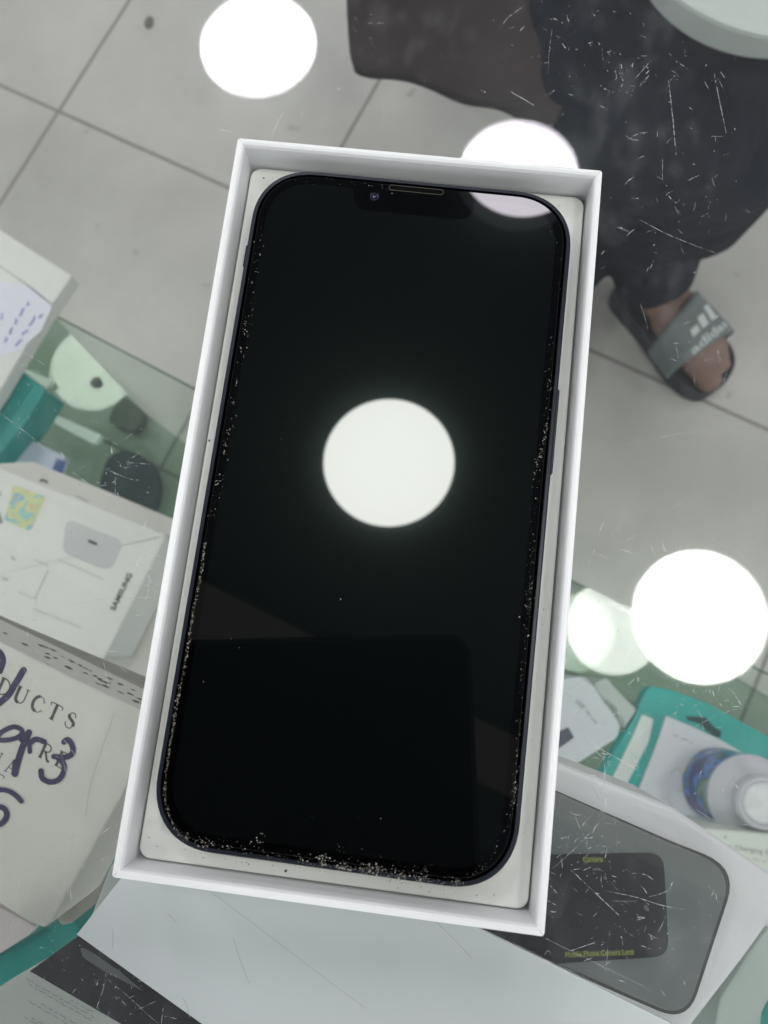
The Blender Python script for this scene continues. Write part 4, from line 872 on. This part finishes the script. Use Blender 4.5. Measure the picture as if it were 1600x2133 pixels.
def sandal(f, u0, vis):
    e = bpy.data.objects.new('slide_sandal', None); COL.objects.link(e); e.parent = person
    out = [(-.02, -18), (-.03, 0), (-.02, 18), (.04, 29), (.15, 32), (.35, 33), (.55, 39), (.75, 43), (.88, 37), (.96, 23), (1.0, 2), (1.0, -16), (.975, -34), (.89, -44), (.75, -47), (.55, -42), (.35, -35), (.15, -33), (.04, -30)]
    P = smoothpts(out + [out[0]], 4)[:-1]
    bm = bmesh.new()
    def ringp(i, z): return [f(.5 + (u - .5) * (1 - i * .008), v * (1 - i * .02), z) for u, v in P]
    loft(bm, [ringp(1.5, .5), ringp(0, 4), ringp(0, 24), ringp(1, 28), ringp(4, 29), ringp(6, 26)])
    bm_obj('sole', bm, mat('sole_navy', (.022, .026, .034), .6, noise=.2, nscale=50), e, smooth=False)
    bm = bmesh.new(); n = 26
    def arch(u, t, off):
        hw = 37 + 8 * min(1, max(0, (u - .42) / .28)); v = -hw * math.cos(t) - 1; z = 14 + (73 - (u - .5) * 55 + off) * max(0, math.sin(t)) ** .55
        return f(u, v * (1 + off / 90), z)
    def ubound(t, lo):   # slanted band: nearer the toes on the inner side
        return (.44 + .04 * math.cos(t)) if lo else (.75 - .03 * math.cos(t))
    lo_, hi_ = [], []
    rows = []
    for side, off in ((0, 4), (1, 0)):
        g = [[bm.verts.new(V(arch(ubound(math.pi * i / n, True) + (ubound(math.pi * i / n, False) - ubound(math.pi * i / n, True)) * j / 8, math.pi * i / n, off))) for j in range(9)] for i in range(n + 1)]
        rows.append(g)
        for i in range(n):
            for j in range(8): bm.faces.new((g[i][j], g[i + 1][j], g[i + 1][j + 1], g[i][j + 1]))
    for i in range(n):
        for j in (0, 8): bm.faces.new((rows[0][i][j], rows[0][i + 1][j], rows[1][i + 1][j], rows[1][i][j]))
    st = bm_obj('strap', bm, mat('strap_greygreen', (.145, .175, .17), .55, .4, noise=.15, nscale=60), e, smooth=True)
    if vis:
        # lettering and three slanted bars, wrapped on the band; u = along the foot, v across
        white = mat('strap_print', (.52, .58, .56), .6)
        def onarch(u, v): 
            hw = 37 + 8 * min(1, max(0, (u - .42) / .28)); c_ = max(-1, min(1, -(v + 1) / hw)); t = math.acos(c_)
            return arch(u, t, 5.2)
        me = text_mesh('adidas', .02); xs = [q.co.x for q in me.vertices]; x0, x1 = min(xs), max(xs)
        for q in me.vertices:
            s_ = (q.co.x - x0) / (x1 - x0)
            q.co = V(onarch(.725 - q.co.y * .08, -29 + 56 * s_))
        link('printed_text', me, white, st)
        bm = bmesh.new()
        for k, (v0, l) in enumerate(((-19, .045), (-5, .075), (10, .105))):
            q = [(.635, v0), (.635, v0 + 10), (.635 - l, v0 + 10 + 2), (.635 - l, v0 + 2)]
            m_ = [q[0], ((q[0][0] + q[3][0]) / 2, (q[0][1] + q[3][1]) / 2), q[3], q[2], ((q[1][0] + q[2][0]) / 2, (q[1][1] + q[2][1]) / 2), q[1]]
            bm.faces.new([bm.verts.new(V(onarch(*p))) for p in m_])
        bm_obj('printed_bars', bm, white, st, recalc=False)
sandal(fp, 0, True); sandal(fp2, 0, False)

# stool under the person
stl = bpy.data.objects.new('stool', None); COL.objects.link(stl); stl.location = V((130, 900, ZF))
tag(stl, 'plain round stool carrying the seated person, just beyond the top edge', 'stool')
bm = bmesh.new(); loft(bm, [rg(150, 375), rg(160, 380), rg(160, 396), rg(150, 400)]); stm = mat('stool_grey', (.25, .26, .27), .5)
bm_obj('seat', bm, stm, stl)
for sx, sy in ((1, 1), (1, -1), (-1, 1), (-1, -1)):
    bm = bmesh.new(); loft(bm, [[(x + sx * 130, y + sy * 130, 0) for x, y, z in rg(12, 0, 12)], [(x + sx * 95, y + sy * 95, 376) for x, y, z in rg(12, 0, 12)]])
    bm_obj('leg', bm, stm, stl)

# jacket draped over the lap
bm = bmesh.new()
jz = -322
hem = [(700, -260), (718, -80), (724, 60), (732, 108), (750, 128), (850, 150), (960, 186), (1040, 212), (1100, 236), (1146, 252), (1168, 230), (1186, 180), (1198, 110), (1204, 20), (1196, -90), (1180, -260)]
P = smoothpts(hem, 3)
b_ = bmesh.new()
top = [b_.verts.new(V(at(x, y, jz + 3 * math.sin(i * .7)))) for i, (x, y) in enumerate(P)]
f = b_.faces.new(top)
bmesh.ops.triangulate(b_, faces=[f]); 
bmesh.ops.subdivide_edges(b_, edges=b_.edges[:], cuts=3, use_grid_fill=True)
for v in b_.verts: v.co.z += .0022 * math.sin(v.co.x * 95 + v.co.y * 30) + .0018 * math.sin(v.co.y * 130 - v.co.x * 60)
r_ = bmesh.ops.extrude_face_region(b_, geom=b_.faces[:])
for v in [g for g in r_['geom'] if isinstance(g, bmesh.types.BMVert)]: v.co.z -= .012
jk = bm_obj('jacket', b_, mat('jacket_brown', (.050, .040, .040), .95, .1, noise=.35, nscale=10), smooth=True)
tag(jk, 'dark brown jacket draped over the knees of the seated person, top centre', 'jacket')

# the phone taking the picture: it is seen mirrored in the black screen
up = bpy.data.objects.new('smartphone', None); COL.objects.link(up); up.location = V((CAM[0] - 51, CAM[1] - 47, CAM[2] + 8)); up.rotation_euler = (0, 0, math.radians(8))
tag(up, 'dark phone held above the box, seen mirrored as a black rectangle in the lower screen', 'phone')
bm = bmesh.new(); loft(bm, [rrect(w_, h_, r_, z_, 8, oy=-20) for w_, h_, r_, z_ in ((164, 130, 9, -4), (168, 134, 10, -2), (168, 134, 10, 3), (164, 130, 9, 4.5))])
bm_obj('phone_body', bm, mat('phone_matte_black', (.012, .012, .014), .55), up)
print('objects', len(bpy.data.objects))
